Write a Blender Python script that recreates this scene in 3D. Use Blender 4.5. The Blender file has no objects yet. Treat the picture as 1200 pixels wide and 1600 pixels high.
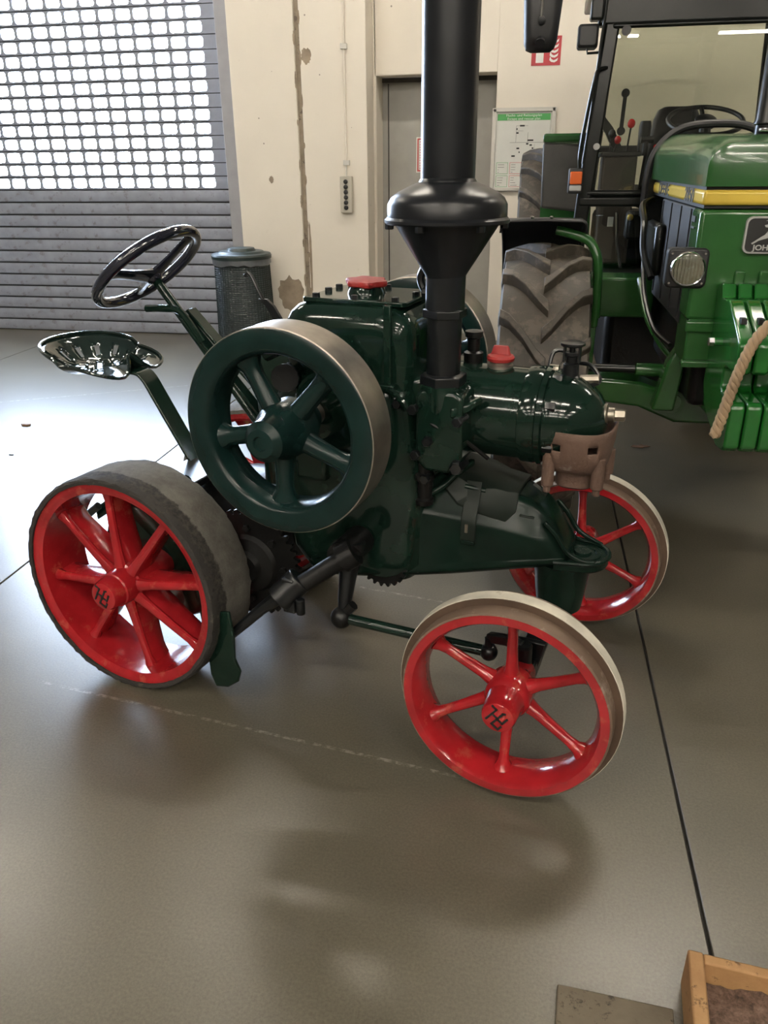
import bpy, bmesh, math, random
from mathutils import Vector, Matrix
import mathutils
random.seed(7)
PI = math.pi
S = bpy.context.scene
COL = S.collection

# ------------------------------------------------------------------ camera, world, exposure
cam_d = bpy.data.cameras.new('camera')
cam = bpy.data.objects.new('camera', cam_d)
COL.objects.link(cam)
AZ, PITCH, ROLL = .183, .4212, .0093
fw0 = Vector((-math.sin(AZ), math.cos(AZ), 0)); rt0 = Vector((math.cos(AZ), math.sin(AZ), 0)); zz = Vector((0, 0, 1))
fw = fw0 * math.cos(PITCH) - zz * math.sin(PITCH)
up = fw0 * math.sin(PITCH) + zz * math.cos(PITCH)
rt = rt0 * math.cos(ROLL) - up * math.sin(ROLL)
up = rt0 * math.sin(ROLL) + up * math.cos(ROLL)
m3 = Matrix((rt, up, -fw)).transposed().to_4x4()
m3.translation = Vector((0, 0, 1.55))
cam.matrix_world = m3
cam_d.sensor_fit = 'VERTICAL'
cam_d.sensor_height = 24
cam_d.sensor_width = 18
cam_d.lens = 24 * 1214.6 / 1600
cam_d.clip_start = .02
cam_d.clip_end = 200
S.camera = cam

wd = bpy.data.worlds.new('sky'); S.world = wd; wd.use_nodes = True
bg = wd.node_tree.nodes['Background']
bg.inputs['Color'].default_value = (.62, .77, 1, 1)
bg.inputs['Strength'].default_value = 70

S.view_settings.view_transform = 'Standard'
S.view_settings.look = 'None'
S.view_settings.gamma = 1
S.view_settings.use_curve_mapping = False
S.view_settings.exposure = 0.0
LAMP_W = 158.0

# daylight through the openings of the roller gate (sampling portal across the gate opening)
pl = bpy.data.lights.new('gate_portal', 'AREA'); pl.shape = 'RECTANGLE'; pl.size = 3.3; pl.size_y = 2.7
pl.cycles.is_portal = True
po = bpy.data.objects.new('gate_portal', pl); COL.objects.link(po)
po.location = (-4.45, 7.46, 2.55); po.rotation_euler = (-PI / 2, 0, 0)

# ------------------------------------------------------------------ materials
def new_mat(name):
    m = bpy.data.materials.new(name); m.use_nodes = True
    nt = m.node_tree
    return m, nt, nt.nodes['Principled BSDF']

def tex_pos(nt, obj=True):
    t = nt.nodes.new('ShaderNodeTexCoord')
    return t.outputs['Object']

def noise(nt, scale, detail=4, rough=.55, vec=None):
    n = nt.nodes.new('ShaderNodeTexNoise')
    n.inputs['Scale'].default_value = scale; n.inputs['Detail'].default_value = detail
    n.inputs['Roughness'].default_value = rough
    nt.links.new(vec if vec else tex_pos(nt), n.inputs['Vector'])
    return n.outputs['Fac']

def ramp(nt, fac, stops):
    r = nt.nodes.new('ShaderNodeValToRGB')
    el = r.color_ramp.elements
    while len(el) > 1: el.remove(el[-1])
    el[0].position = stops[0][0]; el[0].color = (*stops[0][1], 1)
    for p, c in stops[1:]:
        e = el.new(p); e.color = (*c, 1)
    nt.links.new(fac, r.inputs['Fac'])
    return r.outputs['Color']

def bump(nt, b, h, strength, dist=.002):
    n = nt.nodes.new('ShaderNodeBump')
    n.inputs['Strength'].default_value = strength; n.inputs['Distance'].default_value = dist
    nt.links.new(h, n.inputs['Height']); nt.links.new(n.outputs['Normal'], b.inputs['Normal'])
    return n

def mix(nt, f, a, c):
    m = nt.nodes.new('ShaderNodeMix'); m.data_type = 'RGBA'
    for s, v in ((m.inputs[0], f), (m.inputs[6], a), (m.inputs[7], c)):
        if isinstance(v, (int, float)): s.default_value = v
        elif isinstance(v, tuple): s.default_value = (*v, 1)
        else: nt.links.new(v, s)
    return m.outputs[2]

def mth(nt, op, a, b=None, c=None):
    n = nt.nodes.new('ShaderNodeMath'); n.operation = op
    for s, v in zip(n.inputs, (a, b, c)):
        if v is None: continue
        if isinstance(v, (int, float)): s.default_value = v
        else: nt.links.new(v, s)
    return n.outputs[0]

def paint(name, col, rough=.2, metal=0, wear=None, wear_amt=.5, coat=0, bs=.0, bscale=25, spec=.5, var=.25):
    m, nt, b = new_mat(name)
    b.inputs['Roughness'].default_value = rough
    b.inputs['Metallic'].default_value = metal
    b.inputs['Coat Weight'].default_value = coat
    b.inputs['Coat Roughness'].default_value = .06
    b.inputs['Specular IOR Level'].default_value = spec
    dk = tuple(c * (1 - var) for c in col); lt = tuple(min(1, c * (1 + var)) for c in col)
    c = ramp(nt, noise(nt, 9, 5), [(.3, dk), (.7, lt)])
    if wear:
        c = mix(nt, ramp(nt, noise(nt, 14, 8, .7), [(wear_amt, (0, 0, 0)), (wear_amt + .08, (1, 1, 1))]), c, wear)
    nt.links.new(c, b.inputs['Base Color'])
    if bs: bump(nt, b, noise(nt, bscale, 3), bs)
    return m

M = {}
M['green'] = paint('dark_green_enamel', (.0055, .017, .0115), .12, bs=.10, bscale=30, coat=.08, spec=.38)
M['satin'] = paint('dark_green_satin_paint', (.0045, .013, .009), .24, bs=.06, bscale=22, spec=.2)
M['satin_lid'] = paint('worn_grey_green_lid', (.010, .015, .0115), .40, bs=.12, bscale=22, spec=.2)
M['fly'] = paint('flywheel_green', (.005, .017, .0155), .24, bs=.12, bscale=40, spec=.32)
M['red'] = paint('red_enamel', (.34, .013, .017), .17, wear=(.40, .05, .035), wear_amt=.56, bs=.35, bscale=35, coat=.3)
M['cap_red'] = paint('red_cap_paint', (.30, .022, .02), .45, wear=(.30, .10, .07), wear_amt=.62, bs=.3, bscale=60)
M['black'] = paint('black_paint', (.005, .006, .007), .28, bs=.1, bscale=30)
M['stack'] = paint('smokestack_black', (.009, .010, .012), .30, bs=.15, bscale=12, spec=.4)
M['grease'] = paint('greasy_black', (.005, .005, .005), .38, bs=.6, bscale=60, spec=.35)
M['steer'] = paint('steering_black', (.012, .013, .022), .12, coat=.6)
M['steel'] = paint('worn_steel', (.36, .325, .28), .33, metal=.85, var=.3, bs=.05, bscale=60)
M['bolt'] = paint('bare_bolt_steel', (.30, .27, .22), .35, metal=.9)
M['rust'] = paint('rusty_brown_casting', (.105, .062, .044), .75, wear=(.22, .17, .14), wear_amt=.60, bs=1, bscale=120)
M['tread_brown'] = paint('brown_iron_tread', (.15, .10, .068), .6, wear=(.26, .20, .16), wear_amt=.55, bs=.3, bscale=60)
M['rib_side'] = paint('dark_brown_rib_side', (.075, .045, .028), .6, wear=(.13, .09, .06), wear_amt=.6, bs=.3, bscale=60)
M['tread_white'] = paint('worn_pale_tread', (.62, .58, .48), .7, wear=(.45, .40, .32), wear_amt=.6)
M['rubber'] = paint('old_grey_rubber', (.10, .092, .078), .85, wear=(.155, .145, .125), wear_amt=.55, bs=1, bscale=70)
def _rub():
    m, nt, b = new_mat('old_grey_rubber_with_dark_shoulder')
    sep = nt.nodes.new('ShaderNodeSeparateXYZ'); nt.links.new(tex_pos(nt), sep.inputs[0])
    ay = mth(nt, 'SUBTRACT', mth(nt, 'ABSOLUTE', sep.outputs[1]), .014)
    e = mth(nt, 'ADD', ay, mth(nt, 'MULTIPLY', mth(nt, 'SUBTRACT', noise(nt, 22, 8, .75), .5), .07))
    f = ramp(nt, mth(nt, 'MULTIPLY', e, 10), [(.42, (1, 1, 1)), (.50, (0, 0, 0))])
    c = mix(nt, f, ramp(nt, noise(nt, 12, 8, .7), [(.35, (.085, .078, .066)), (.65, (.15, .14, .12))]), ramp(nt, noise(nt, 60, 6, .7), [(.4, (.012, .011, .010)), (.65, (.05, .042, .032))]))
    nt.links.new(c, b.inputs['Base Color']); b.inputs['Roughness'].default_value = .9
    bump(nt, b, noise(nt, 75, 7, .7), 1, .004)
    return m
M['rubber'] = _rub()
M['rubber_dark'] = paint('rough_dark_rubber', (.028, .025, .022), .9, wear=(.08, .07, .055), wear_amt=.6, bs=1, bscale=90)
M['jd'] = paint('bright_green_paint', (.020, .088, .020), .22, coat=.25, var=.12)
M['jdw'] = paint('glossy_green_weight_paint', (.010, .105, .015), .22, coat=.4, var=.12, bs=.15, bscale=40)
M['yellow'] = paint('yellow_paint', (.66, .47, .07), .3, var=.06)
M['plastic'] = paint('dark_plastic', (.012, .012, .013), .45)
M['cab'] = paint('cab_black', (.006, .007, .006), .3, spec=.4)
M['mesh_grey'] = paint('dark_grey_grille', (.013, .0135, .016), .6)
M['tyre'] = paint('black_tyre', (.052, .043, .033), .55, wear=(.10, .082, .062), wear_amt=.5, bs=.3, bscale=30)
M['fend_grey'] = paint('dark_grey_fender', (.05, .048, .044), .5)
M['vinyl'] = paint('black_vinyl', (.010, .010, .011), .5)
M['brownbox'] = paint('brown_panel', (.045, .034, .028), .6)
M['white'] = paint('white_print', (.75, .75, .72), .5, var=.03)
M['silver'] = paint('silver_grey_print', (.42, .42, .40), .4, var=.05)
M['ink'] = paint('black_ink', (.01, .01, .01), .5)
M['greyink'] = paint('grey_ink', (.22, .22, .21), .6)
M['redink'] = paint('red_ink', (.50, .05, .05), .5)
M['signred'] = paint('sign_red', (.42, .018, .03), .4, var=.04)
M['greenink'] = paint('green_ink', (.07, .33, .09), .5, var=.05)
M['paper'] = paint('paper', (.68, .68, .64), .6, var=.03)
M['alu'] = paint('aluminium_frame', (.60, .58, .53), .4, var=.04)
M['slat'] = paint('gate_slat_aluminium', (.31, .33, .39), .42, metal=.25, var=.10)
M['slat_dirty'] = paint('gate_slat_scuffed', (.31, .33, .39), .45, metal=.25, wear=(.22, .22, .24), wear_amt=.56, var=.10)
M['guide'] = paint('gate_guide_grey', (.33, .33, .35), .5, var=.06)
M['door'] = paint('grey_door_paint', (.34, .33, .30), .5, var=.05)
M['doorframe'] = paint('door_frame_dark', (.05, .045, .04), .5)
M['boxgrey'] = paint('grey_control_box', (.48, .45, .38), .5, var=.05)
M['bin'] = paint('green_bin_paint', (.012, .024, .022), .4)
M['bag'] = paint('grey_plastic_liner', (.10, .11, .12), .35, bs=.5, bscale=30)
M['knob'] = paint('red_knob', (.5, .02, .02), .2)
M['chrome'] = paint('chrome', (.7, .7, .7), .15, metal=1)
M['rope'] = paint('tan_hemp_rope', (.36, .25, .15), .85, bs=.6, bscale=200, var=.2)
M['leaf'] = paint('dry_leaf', (.20, .11, .06), .8)
M['plaster'] = paint('bare_plaster', (.30, .24, .175), .9, bs=.6, bscale=50)
M['seatpan'] = paint('seat_dark_green', (.010, .020, .017), .10, coat=.7, bs=.2, bscale=25)

def glass_mat(name, tint, rough=0, a=.12):
    m, nt, b = new_mat(name)
    out = nt.nodes['Material Output']
    tr = nt.nodes.new('ShaderNodeBsdfTransparent'); tr.inputs['Color'].default_value = (*tint, 1)
    gl = nt.nodes.new('ShaderNodeBsdfGlossy'); gl.inputs['Roughness'].default_value = rough
    fr = nt.nodes.new('ShaderNodeFresnel'); fr.inputs['IOR'].default_value = 1.5
    mx = nt.nodes.new('ShaderNodeMixShader')
    nt.links.new(mth(nt, 'MULTIPLY', fr.outputs[0], 1.6), mx.inputs[0])
    nt.links.new(tr.outputs[0], mx.inputs[1]); nt.links.new(gl.outputs[0], mx.inputs[2])
    nt.links.new(mx.outputs[0], out.inputs['Surface'])
    return m
M['glass'] = glass_mat('cab_glass', (.88, .89, .85))
M['lens'] = glass_mat('lamp_lens_glass', (.9, .9, .88))
m, nt, b = new_mat('lamp_reflector'); b.inputs['Metallic'].default_value = 1; b.inputs['Roughness'].default_value = .22
b.inputs['Base Color'].default_value = (.92, .92, .82, 1); M['reflector'] = m
w = nt.nodes.new('ShaderNodeTexWave'); w.inputs['Scale'].default_value = 28; w.inputs['Distortion'].default_value = 3
nt.links.new(tex_pos(nt), w.inputs['Vector']); bump(nt, b, w.outputs['Fac'], .5, .002)
m, nt, b = new_mat('amber_lens'); b.inputs['Base Color'].default_value = (.75, .14, .03, 1); b.inputs['Roughness'].default_value = .2; M['amber'] = m
m, nt, b = new_mat('tube_lamp_glow'); b.inputs['Emission Color'].default_value = (1, .92, .80, 1); b.inputs['Emission Strength'].default_value = LAMP_W
b.inputs['Base Color'].default_value = (.8, .8, .8, 1); M['tube'] = m

# wall plaster: cream, faint stains, a few dark pits
def wall_mat(name, col):
    m, nt, b = new_mat(name)
    v = tex_pos(nt)
    c = ramp(nt, noise(nt, 1.3, 5, .6, v), [(.3, tuple(x * .93 for x in col)), (.7, col)])
    vo = nt.nodes.new('ShaderNodeTexVoronoi'); vo.inputs['Scale'].default_value = 4.5; nt.links.new(v, vo.inputs['Vector'])
    pit = mth(nt, 'LESS_THAN', vo.outputs['Distance'], .035)
    c = mix(nt, mth(nt, 'MULTIPLY', pit, .7), c, (.12, .09, .07))
    st = ramp(nt, noise(nt, 6, 8, .75, v), [(.64, (0, 0, 0)), (.72, (1, 1, 1))])
    c = mix(nt, mth(nt, 'MULTIPLY', st, .25), c, (.35, .28, .2))
    nt.links.new(c, b.inputs['Base Color']); b.inputs['Roughness'].default_value = .8
    bump(nt, b, noise(nt, 35, 6, .6, v), .25)
    return m
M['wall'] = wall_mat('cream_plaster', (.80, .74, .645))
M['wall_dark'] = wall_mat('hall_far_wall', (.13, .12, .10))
M['ceil'] = paint('ceiling_sheet', (.13, .125, .115), .8)

# floor: sealed brown-grey concrete
m, nt, b = new_mat('sealed_concrete')
geo = nt.nodes.new('ShaderNodeNewGeometry'); pos = geo.outputs['Position']
big = noise(nt, .9, 6, .6, pos)
c = ramp(nt, big, [(.25, (.072, .062, .043)), (.5, (.104, .092, .066)), (.75, (.138, .124, .090))])
fine = noise(nt, 150, 4, .7, pos)
c = mix(nt, .35, c, ramp(nt, fine, [(.35, (.07, .062, .045)), (.65, (.19, .172, .13))]))
stain = ramp(nt, noise(nt, 2.2, 4, .55, pos), [(.45, (0, 0, 0)), (.80, (1, 1, 1))])
c = mix(nt, mth(nt, 'MULTIPLY', stain, .30), c, (.055, .048, .038))
sx = nt.nodes.new('ShaderNodeSeparateXYZ'); nt.links.new(pos, sx.inputs[0])
def scratch(c, x0, y0, slope, xa, xb, w=.006):
    dy = mth(nt, 'ABSOLUTE', mth(nt, 'SUBTRACT', mth(nt, 'SUBTRACT', sx.outputs[1], y0), mth(nt, 'MULTIPLY', mth(nt, 'SUBTRACT', sx.outputs[0], x0), slope)))
    on = mth(nt, 'LESS_THAN', dy, w)
    on = mth(nt, 'MULTIPLY', on, mth(nt, 'GREATER_THAN', sx.outputs[0], xa))
    on = mth(nt, 'MULTIPLY', on, mth(nt, 'LESS_THAN', sx.outputs[0], xb))
    br = ramp(nt, noise(nt, 40, 5, .7, pos), [(.45, (0, 0, 0)), (.6, (1, 1, 1))])
    return mix(nt, mth(nt, 'MULTIPLY', mth(nt, 'MULTIPLY', on, br), .45), c, (.42, .40, .35))
c = scratch(c, -1.253, 1.838, -.145, -1.5, -.05)
c = scratch(c, -.628, 2.668, -.18, -1.1, -.1)
c = scratch(c, -3.3, 5.1, .55, -4.5, -2.3, .01)
nt.links.new(c, b.inputs['Base Color'])
b.inputs['Roughness'].default_value = .30
b.inputs['Specular IOR Level'].default_value = .55
bump(nt, b, noise(nt, 130, 3, .6, pos), .10, .002)
M['floor'] = m
M['joint'] = paint('dark_joint_filler', (.028, .025, .02), .8)

def wood_mat(name, a, c2, sc=(2, 40, 40)):
    m, nt, b = new_mat(name)
    mp = nt.nodes.new('ShaderNodeMapping'); mp.inputs['Scale'].default_value = sc
    nt.links.new(tex_pos(nt), mp.inputs['Vector'])
    c = ramp(nt, noise(nt, 2, 6, .65, mp.outputs[0]), [(.3, a), (.65, c2)])
    c = mix(nt, ramp(nt, noise(nt, 30, 6, .7), [(.58, (0, 0, 0)), (.66, (1, 1, 1))]), c, tuple(x * .35 for x in a))
    nt.links.new(c, b.inputs['Base Color']); b.inputs['Roughness'].default_value = .7
    bump(nt, b, noise(nt, 60, 5), .3)
    return m
M['wood'] = wood_mat('crate_wood', (.30, .15, .06), (.46, .27, .12), (4, 4, 4))
M['board'] = wood_mat('dirty_board', (.085, .068, .046), (.14, .115, .08), (3, 3, 3))
m, nt, b = new_mat('brown_crumbly_soil')
nt.links.new(ramp(nt, noise(nt, 55, 8, .75), [(.35, (.045, .028, .02)), (.55, (.17, .105, .075)), (.75, (.26, .18, .14))]), b.inputs['Base Color'])
b.inputs['Roughness'].default_value = .95; bump(nt, b, noise(nt, 80, 8, .7), 1, .004); M['soil'] = m

# ------------------------------------------------------------------ mesh builder
def frame_for(d):
    d = Vector(d).normalized()
    a = Vector((0, 0, 1)) if abs(d.z) < .9 else Vector((1, 0, 0))
    u = a.cross(d).normalized()
    return u, d.cross(u).normalized()

class MB:
    def __init__(self, off=(0, 0, 0)):
        self.v = []; self.f = []; self.off = Vector(off)
    def add(self, vs, fs):
        o = len(self.v)
        self.v += [Vector(p) for p in vs]
        self.f += [tuple(i + o for i in f) for f in fs]
        return self
    def box(self, a, b, rot=None, piv=None):
        x0, y0, z0 = a; x1, y1, z1 = b
        vs = [Vector(p) for p in ((x0, y0, z0), (x1, y0, z0), (x1, y1, z0), (x0, y1, z0), (x0, y0, z1), (x1, y0, z1), (x1, y1, z1), (x0, y1, z1))]
        if rot:
            c = Vector(piv) if piv else (Vector(a) + Vector(b)) / 2
            R = mathutils.Euler(rot).to_matrix()
            vs = [c + R @ (p - c) for p in vs]
        return self.add(vs, [(0, 3, 2, 1), (4, 5, 6, 7), (0, 1, 5, 4), (1, 2, 6, 5), (2, 3, 7, 6), (3, 0, 4, 7)])
    def loft(self, rings, caps=True, closed=False):
        n = len(rings[0]); vs = [p for r in rings for p in r]; fs = []
        k = len(rings)
        for i in range(k if closed else k - 1):
            j = (i + 1) % k
            for a in range(n):
                c = (a + 1) % n
                fs.append((i * n + a, i * n + c, j * n + c, j * n + a))
        if caps and not closed:
            fs.append(tuple(reversed(range(n)))); fs.append(tuple((k - 1) * n + a for a in range(n)))
        return self.add(vs, fs)
    def lathe(self, prof, c=(0, 0, 0), ax=(0, 0, 1), n=32, closed=False, a0=0, a1=2 * PI):
        c = Vector(c); d = Vector(ax).normalized(); u, w = frame_for(d)
        full = abs(a1 - a0 - 2 * PI) < 1e-6
        m = n if full else n + 1
        vs = []; fs = []
        for h, r in prof:
            for i in range(m):
                t = a0 + (a1 - a0) * i / n
                vs.append(c + d * h + (u * math.cos(t) + w * math.sin(t)) * max(r, 1e-5))
        k = len(prof)
        for i in range(k if closed else k - 1):
            j = (i + 1) % k
            for a in range(n):
                b2 = (a + 1) % m
                fs.append((i * m + a, i * m + b2, j * m + b2, j * m + a))
        if not closed and full:
            if prof[0][1] > 1e-4: fs.append(tuple(reversed(range(m))))
            if prof[-1][1] > 1e-4: fs.append(tuple((k - 1) * m + a for a in range(m)))
        return self.add(vs, fs)
    def cyl(self, a, b, r, r2=None, n=20, bev=0):
        a = Vector(a); b = Vector(b); L = (b - a).length; r2 = r if r2 is None else r2
        if bev: pr = [(0, r - bev), (bev, r), (L - bev, r2), (L, r2 - bev)]
        else: pr = [(0, r), (L, r2)]
        return self.lathe(pr, a, b - a, n)
    def hexn(self, a, ax, r, h):
        return self.lathe([(0, r), (h * .85, r), (h, r * .86)], a, ax, 6)
    def sphere(self, c, r, n=16, sz=1):
        k = n // 2
        return self.lathe([(-r * sz * math.cos(PI * i / k), r * math.sin(PI * i / k)) for i in range(k + 1)], c, (0, 0, 1), n)
    def tube(self, pts, r, n=12, ell=None, closed=False, twist=None):
        pts = [Vector(p) for p in pts]; k = len(pts); rings = []
        u = None
        for i, p in enumerate(pts):
            if closed: t = pts[(i + 1) % k] - pts[i - 1]
            else: t = pts[min(i + 1, k - 1)] - pts[max(i - 1, 0)]
            t.normalize()
            if u is None: u, _ = frame_for(t)
            else: u = (u - t * u.dot(t)).normalized()
            w = t.cross(u)
            rr = r[i] if isinstance(r, (list, tuple)) else r
            rings.append([p + (u * math.cos(2 * PI * a / n) + w * math.sin(2 * PI * a / n)) * rr for a in range(n)])
        return self.loft(rings, closed=closed)
    def bar(self, pts, wdir, w, th):
        """flat bar following pts, width along wdir, thickness th"""
        pts = [Vector(p) for p in pts]; wd_ = Vector(wdir).normalized(); k = len(pts); rings = []
        for i, p in enumerate(pts):
            t = (pts[min(i + 1, k - 1)] - pts[max(i - 1, 0)]).normalized()
            nn = t.cross(wd_).normalized()
            ww = w[i] if isinstance(w, (list, tuple)) else w
            rings.append([p + wd_ * ww / 2 + nn * th / 2, p - wd_ * ww / 2 + nn * th / 2, p - wd_ * ww / 2 - nn * th / 2, p + wd_ * ww / 2 - nn * th / 2])
        return self.loft(rings)
    def prism(self, poly, axis, a, b):
        def P(q, h):
            return {'x': (h, q[0], q[1]), 'y': (q[0], h, q[1]), 'z': (q[0], q[1], h)}[axis]
        n = len(poly)
        vs = [P(q, a) for q in poly] + [P(q, b) for q in poly]
        fs = [tuple(range(n)), tuple(reversed(range(n, 2 * n)))] + [(i, i + n, (i + 1) % n + n, (i + 1) % n) for i in range(n)]
        return self.add(vs, fs)
    def build(self, name, mat, parent=None, bevel=0, seg=2, sub=0, smooth=35, loc=None, rot=None, solid=0, kind=None, label=None):
        me = bpy.data.meshes.new(name)
        me.from_pydata([p - self.off for p in self.v], [], self.f)
        bm = bmesh.new(); bm.from_mesh(me)
        bmesh.ops.remove_doubles(bm, verts=bm.verts, dist=1e-5)
        bmesh.ops.recalc_face_normals(bm, faces=bm.faces)
        bm.to_mesh(me); bm.free()
        me.materials.append(mat if not isinstance(mat, str) else M[mat])
        me.shade_smooth()
        if not sub: me.set_sharp_from_angle(angle=math.radians(smooth))
        o = bpy.data.objects.new(name, me); COL.objects.link(o)
        if parent: o.parent = parent
        if loc: o.location = loc
        if rot: o.rotation_euler = rot
        if solid:
            s = o.modifiers.new('solid', 'SOLIDIFY'); s.thickness = solid
        if bevel:
            bv = o.modifiers.new('bevel', 'BEVEL'); bv.width = bevel; bv.segments = seg; bv.limit_method = 'ANGLE'; bv.angle_limit = math.radians(35)
        if sub:
            s = o.modifiers.new('sub', 'SUBSURF'); s.levels = sub; s.render_levels = sub
        if kind: o['kind'] = kind
        if label: o['label'] = label
        return o

def empty(name, loc, label, cat, rz=0, group=None):
    o = bpy.data.objects.new(name, None); COL.objects.link(o); o.empty_display_size = .1
    o.location = loc; o.rotation_euler = (0, 0, rz)
    o['label'] = label; o['category'] = cat
    if group: o['group'] = group
    return o
def tag(o, label, cat, group=None):
    o['label'] = label; o['category'] = cat
    if group: o['group'] = group
    return o
def mtext(name, body, size, mat, parent, loc, rot, ext=.0008, sx=1, bold=0):
    cu = bpy.data.curves.new(name, 'FONT'); cu.body = body; cu.size = size; cu.extrude = ext
    cu.align_x = 'CENTER'; cu.align_y = 'CENTER'; cu.resolution_u = 3; cu.offset = bold
    t = bpy.data.objects.new(name, cu); COL.objects.link(t)
    bpy.context.view_layer.update()
    me = bpy.data.meshes.new_from_object(t.evaluated_get(bpy.context.evaluated_depsgraph_get()))
    bpy.data.objects.remove(t); me.materials.clear(); me.materials.append(M[mat])
    o = bpy.data.objects.new(name, me); COL.objects.link(o); o.parent = parent; o.location = Vector(loc); o.rotation_euler = rot; o.scale = (sx, 1, 1)
    return o
def superrect(cx, cy, hx, hy, z, n=24, e=4.0):
    out = []
    for i in range(n):
        t = 2 * PI * i / n
        c, s = math.cos(t), math.sin(t)
        out.append(Vector((cx + hx * math.copysign(abs(c) ** (2 / e), c), cy + hy * math.copysign(abs(s) ** (2 / e), s), z)))
    return out
def rrect(hx, hy, r, n=5):
    pts = []
    for cx, cy, a in ((hx - r, hy - r, 0), (-hx + r, hy - r, 90), (-hx + r, -hy + r, 180), (hx - r, -hy + r, 270)):
        for i in range(n + 1):
            t = math.radians(a + 90 * i / n); pts.append((cx + r * math.cos(t), cy + r * math.sin(t)))
    return pts
def curve3(pts, n=8):
    pts = [Vector(p) for p in pts]; out = []
    for i in range(len(pts) - 1):
        p0 = pts[max(i - 1, 0)]; p1 = pts[i]; p2 = pts[i + 1]; p3 = pts[min(i + 2, len(pts) - 1)]
        for k in range(n):
            t = k / n
            out.append(.5 * ((2 * p1) + (p2 - p0) * t + (2 * p0 - 5 * p1 + 4 * p2 - p3) * t * t + (3 * p1 - p0 - 3 * p2 + p3) * t ** 3))
    out.append(pts[-1]); return out

# ------------------------------------------------------------------ the hall
GX0, GX1 = -6.1, -2.745          # roller gate between guides
fl = MB().box((-7, -18, -.12), (7.5, 10.5, -.012)).build('floor', 'joint', kind='structure')
xs = [-7, -4.56, -2.048, .475, 3.0, 5.5, 7.5]
for i in range(len(xs) - 1):
    a, b_ = xs[i] + .004, xs[i + 1] - .004
    MB().box((a, -18, -.012), (b_, 10.5, 0)).build('slab', 'floor', fl, bevel=.002, seg=1)

def wall(name, boxes, mat='wall', kind='structure', parent=None, bevel=.006):
    m = MB()
    for q in boxes: m.box(*q)
    return m.build(name, mat, parent, kind=kind, bevel=bevel)
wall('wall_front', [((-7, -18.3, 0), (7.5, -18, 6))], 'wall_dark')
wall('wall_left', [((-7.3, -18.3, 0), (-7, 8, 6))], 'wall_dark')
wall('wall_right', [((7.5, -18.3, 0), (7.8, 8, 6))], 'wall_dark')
wall('ceiling', [((-7.3, -18.3, 6), (7.8, 8, 6.2))], 'ceil')
wb = wall('wall_back', [((-1.427, 7.5, 2.245), (-.385, 8, 6)), ((-.385, 7.5, 0), (7.5, 8, 6)), ((-7, 7.5, 3.75), (-1.427, 8, 6)), ((-7, 7.5, 0), (GX0 - .12, 8, 3.75)), ((-1.8, 7.5, 0), (-1.427, 8, 2.245)), ((-2.63, 7.5, 0), (-1.8, 8, 3.75)), ((-1.8, 7.5, 2.245), (-1.427, 8, 3.75))])
p1 = wall('pillar', [((-2.63, 7.2, 0), (-2.052, 7.5, 6))])
p2 = wall('pillar', [((-2.008, 7.2, 0), (-1.447, 7.5, 6))])
M['joint_wall'] = paint('weathered_joint', (.30, .25, .19), .9, wear=(.14, .11, .09), wear_amt=.55, bs=.5, bscale=30)
jn = MB().box((-2.052, 7.235, 0), (-2.008, 7.5, 6)).build('trim_1', 'joint_wall', kind='structure')
wall('beam', [((-7, 7.2, 3.75), (-2.63, 7.5, 6))])
# ragged bare plaster patches
def patch(cx, cz, rx, rz, seed, parent, y=7.2):
    rnd = random.Random(seed); pts = []
    for i in range(26):
        t = 2 * PI * i / 26; k = .8 + .3 * rnd.random()
        pts.append((cx + rx * k * math.cos(t), cz + rz * k * math.sin(t)))
    MB().prism(pts, 'y', y - .0025, y + .002).build('plaster_patch', 'plaster', parent)
patch(-2.19, .45, .13, .16, 3, p1)
patch(-1.955, 2.37, .045, .06, 5, p2)
patch(-2.32, 1.43, .022, .03, 9, p1)
patch(-1.99, .75, .012, .35, 11, p2)
for i in range(16):   # flaked edge of the joint
    rnd = random.Random(i)
    patch(-2.054 if i % 2 else -2.006, .4 + i * .16 + .08 * rnd.random(), .004 + .007 * rnd.random(), .02 + .05 * rnd.random(), 40 + i, p1 if i % 2 else p2)

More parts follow.
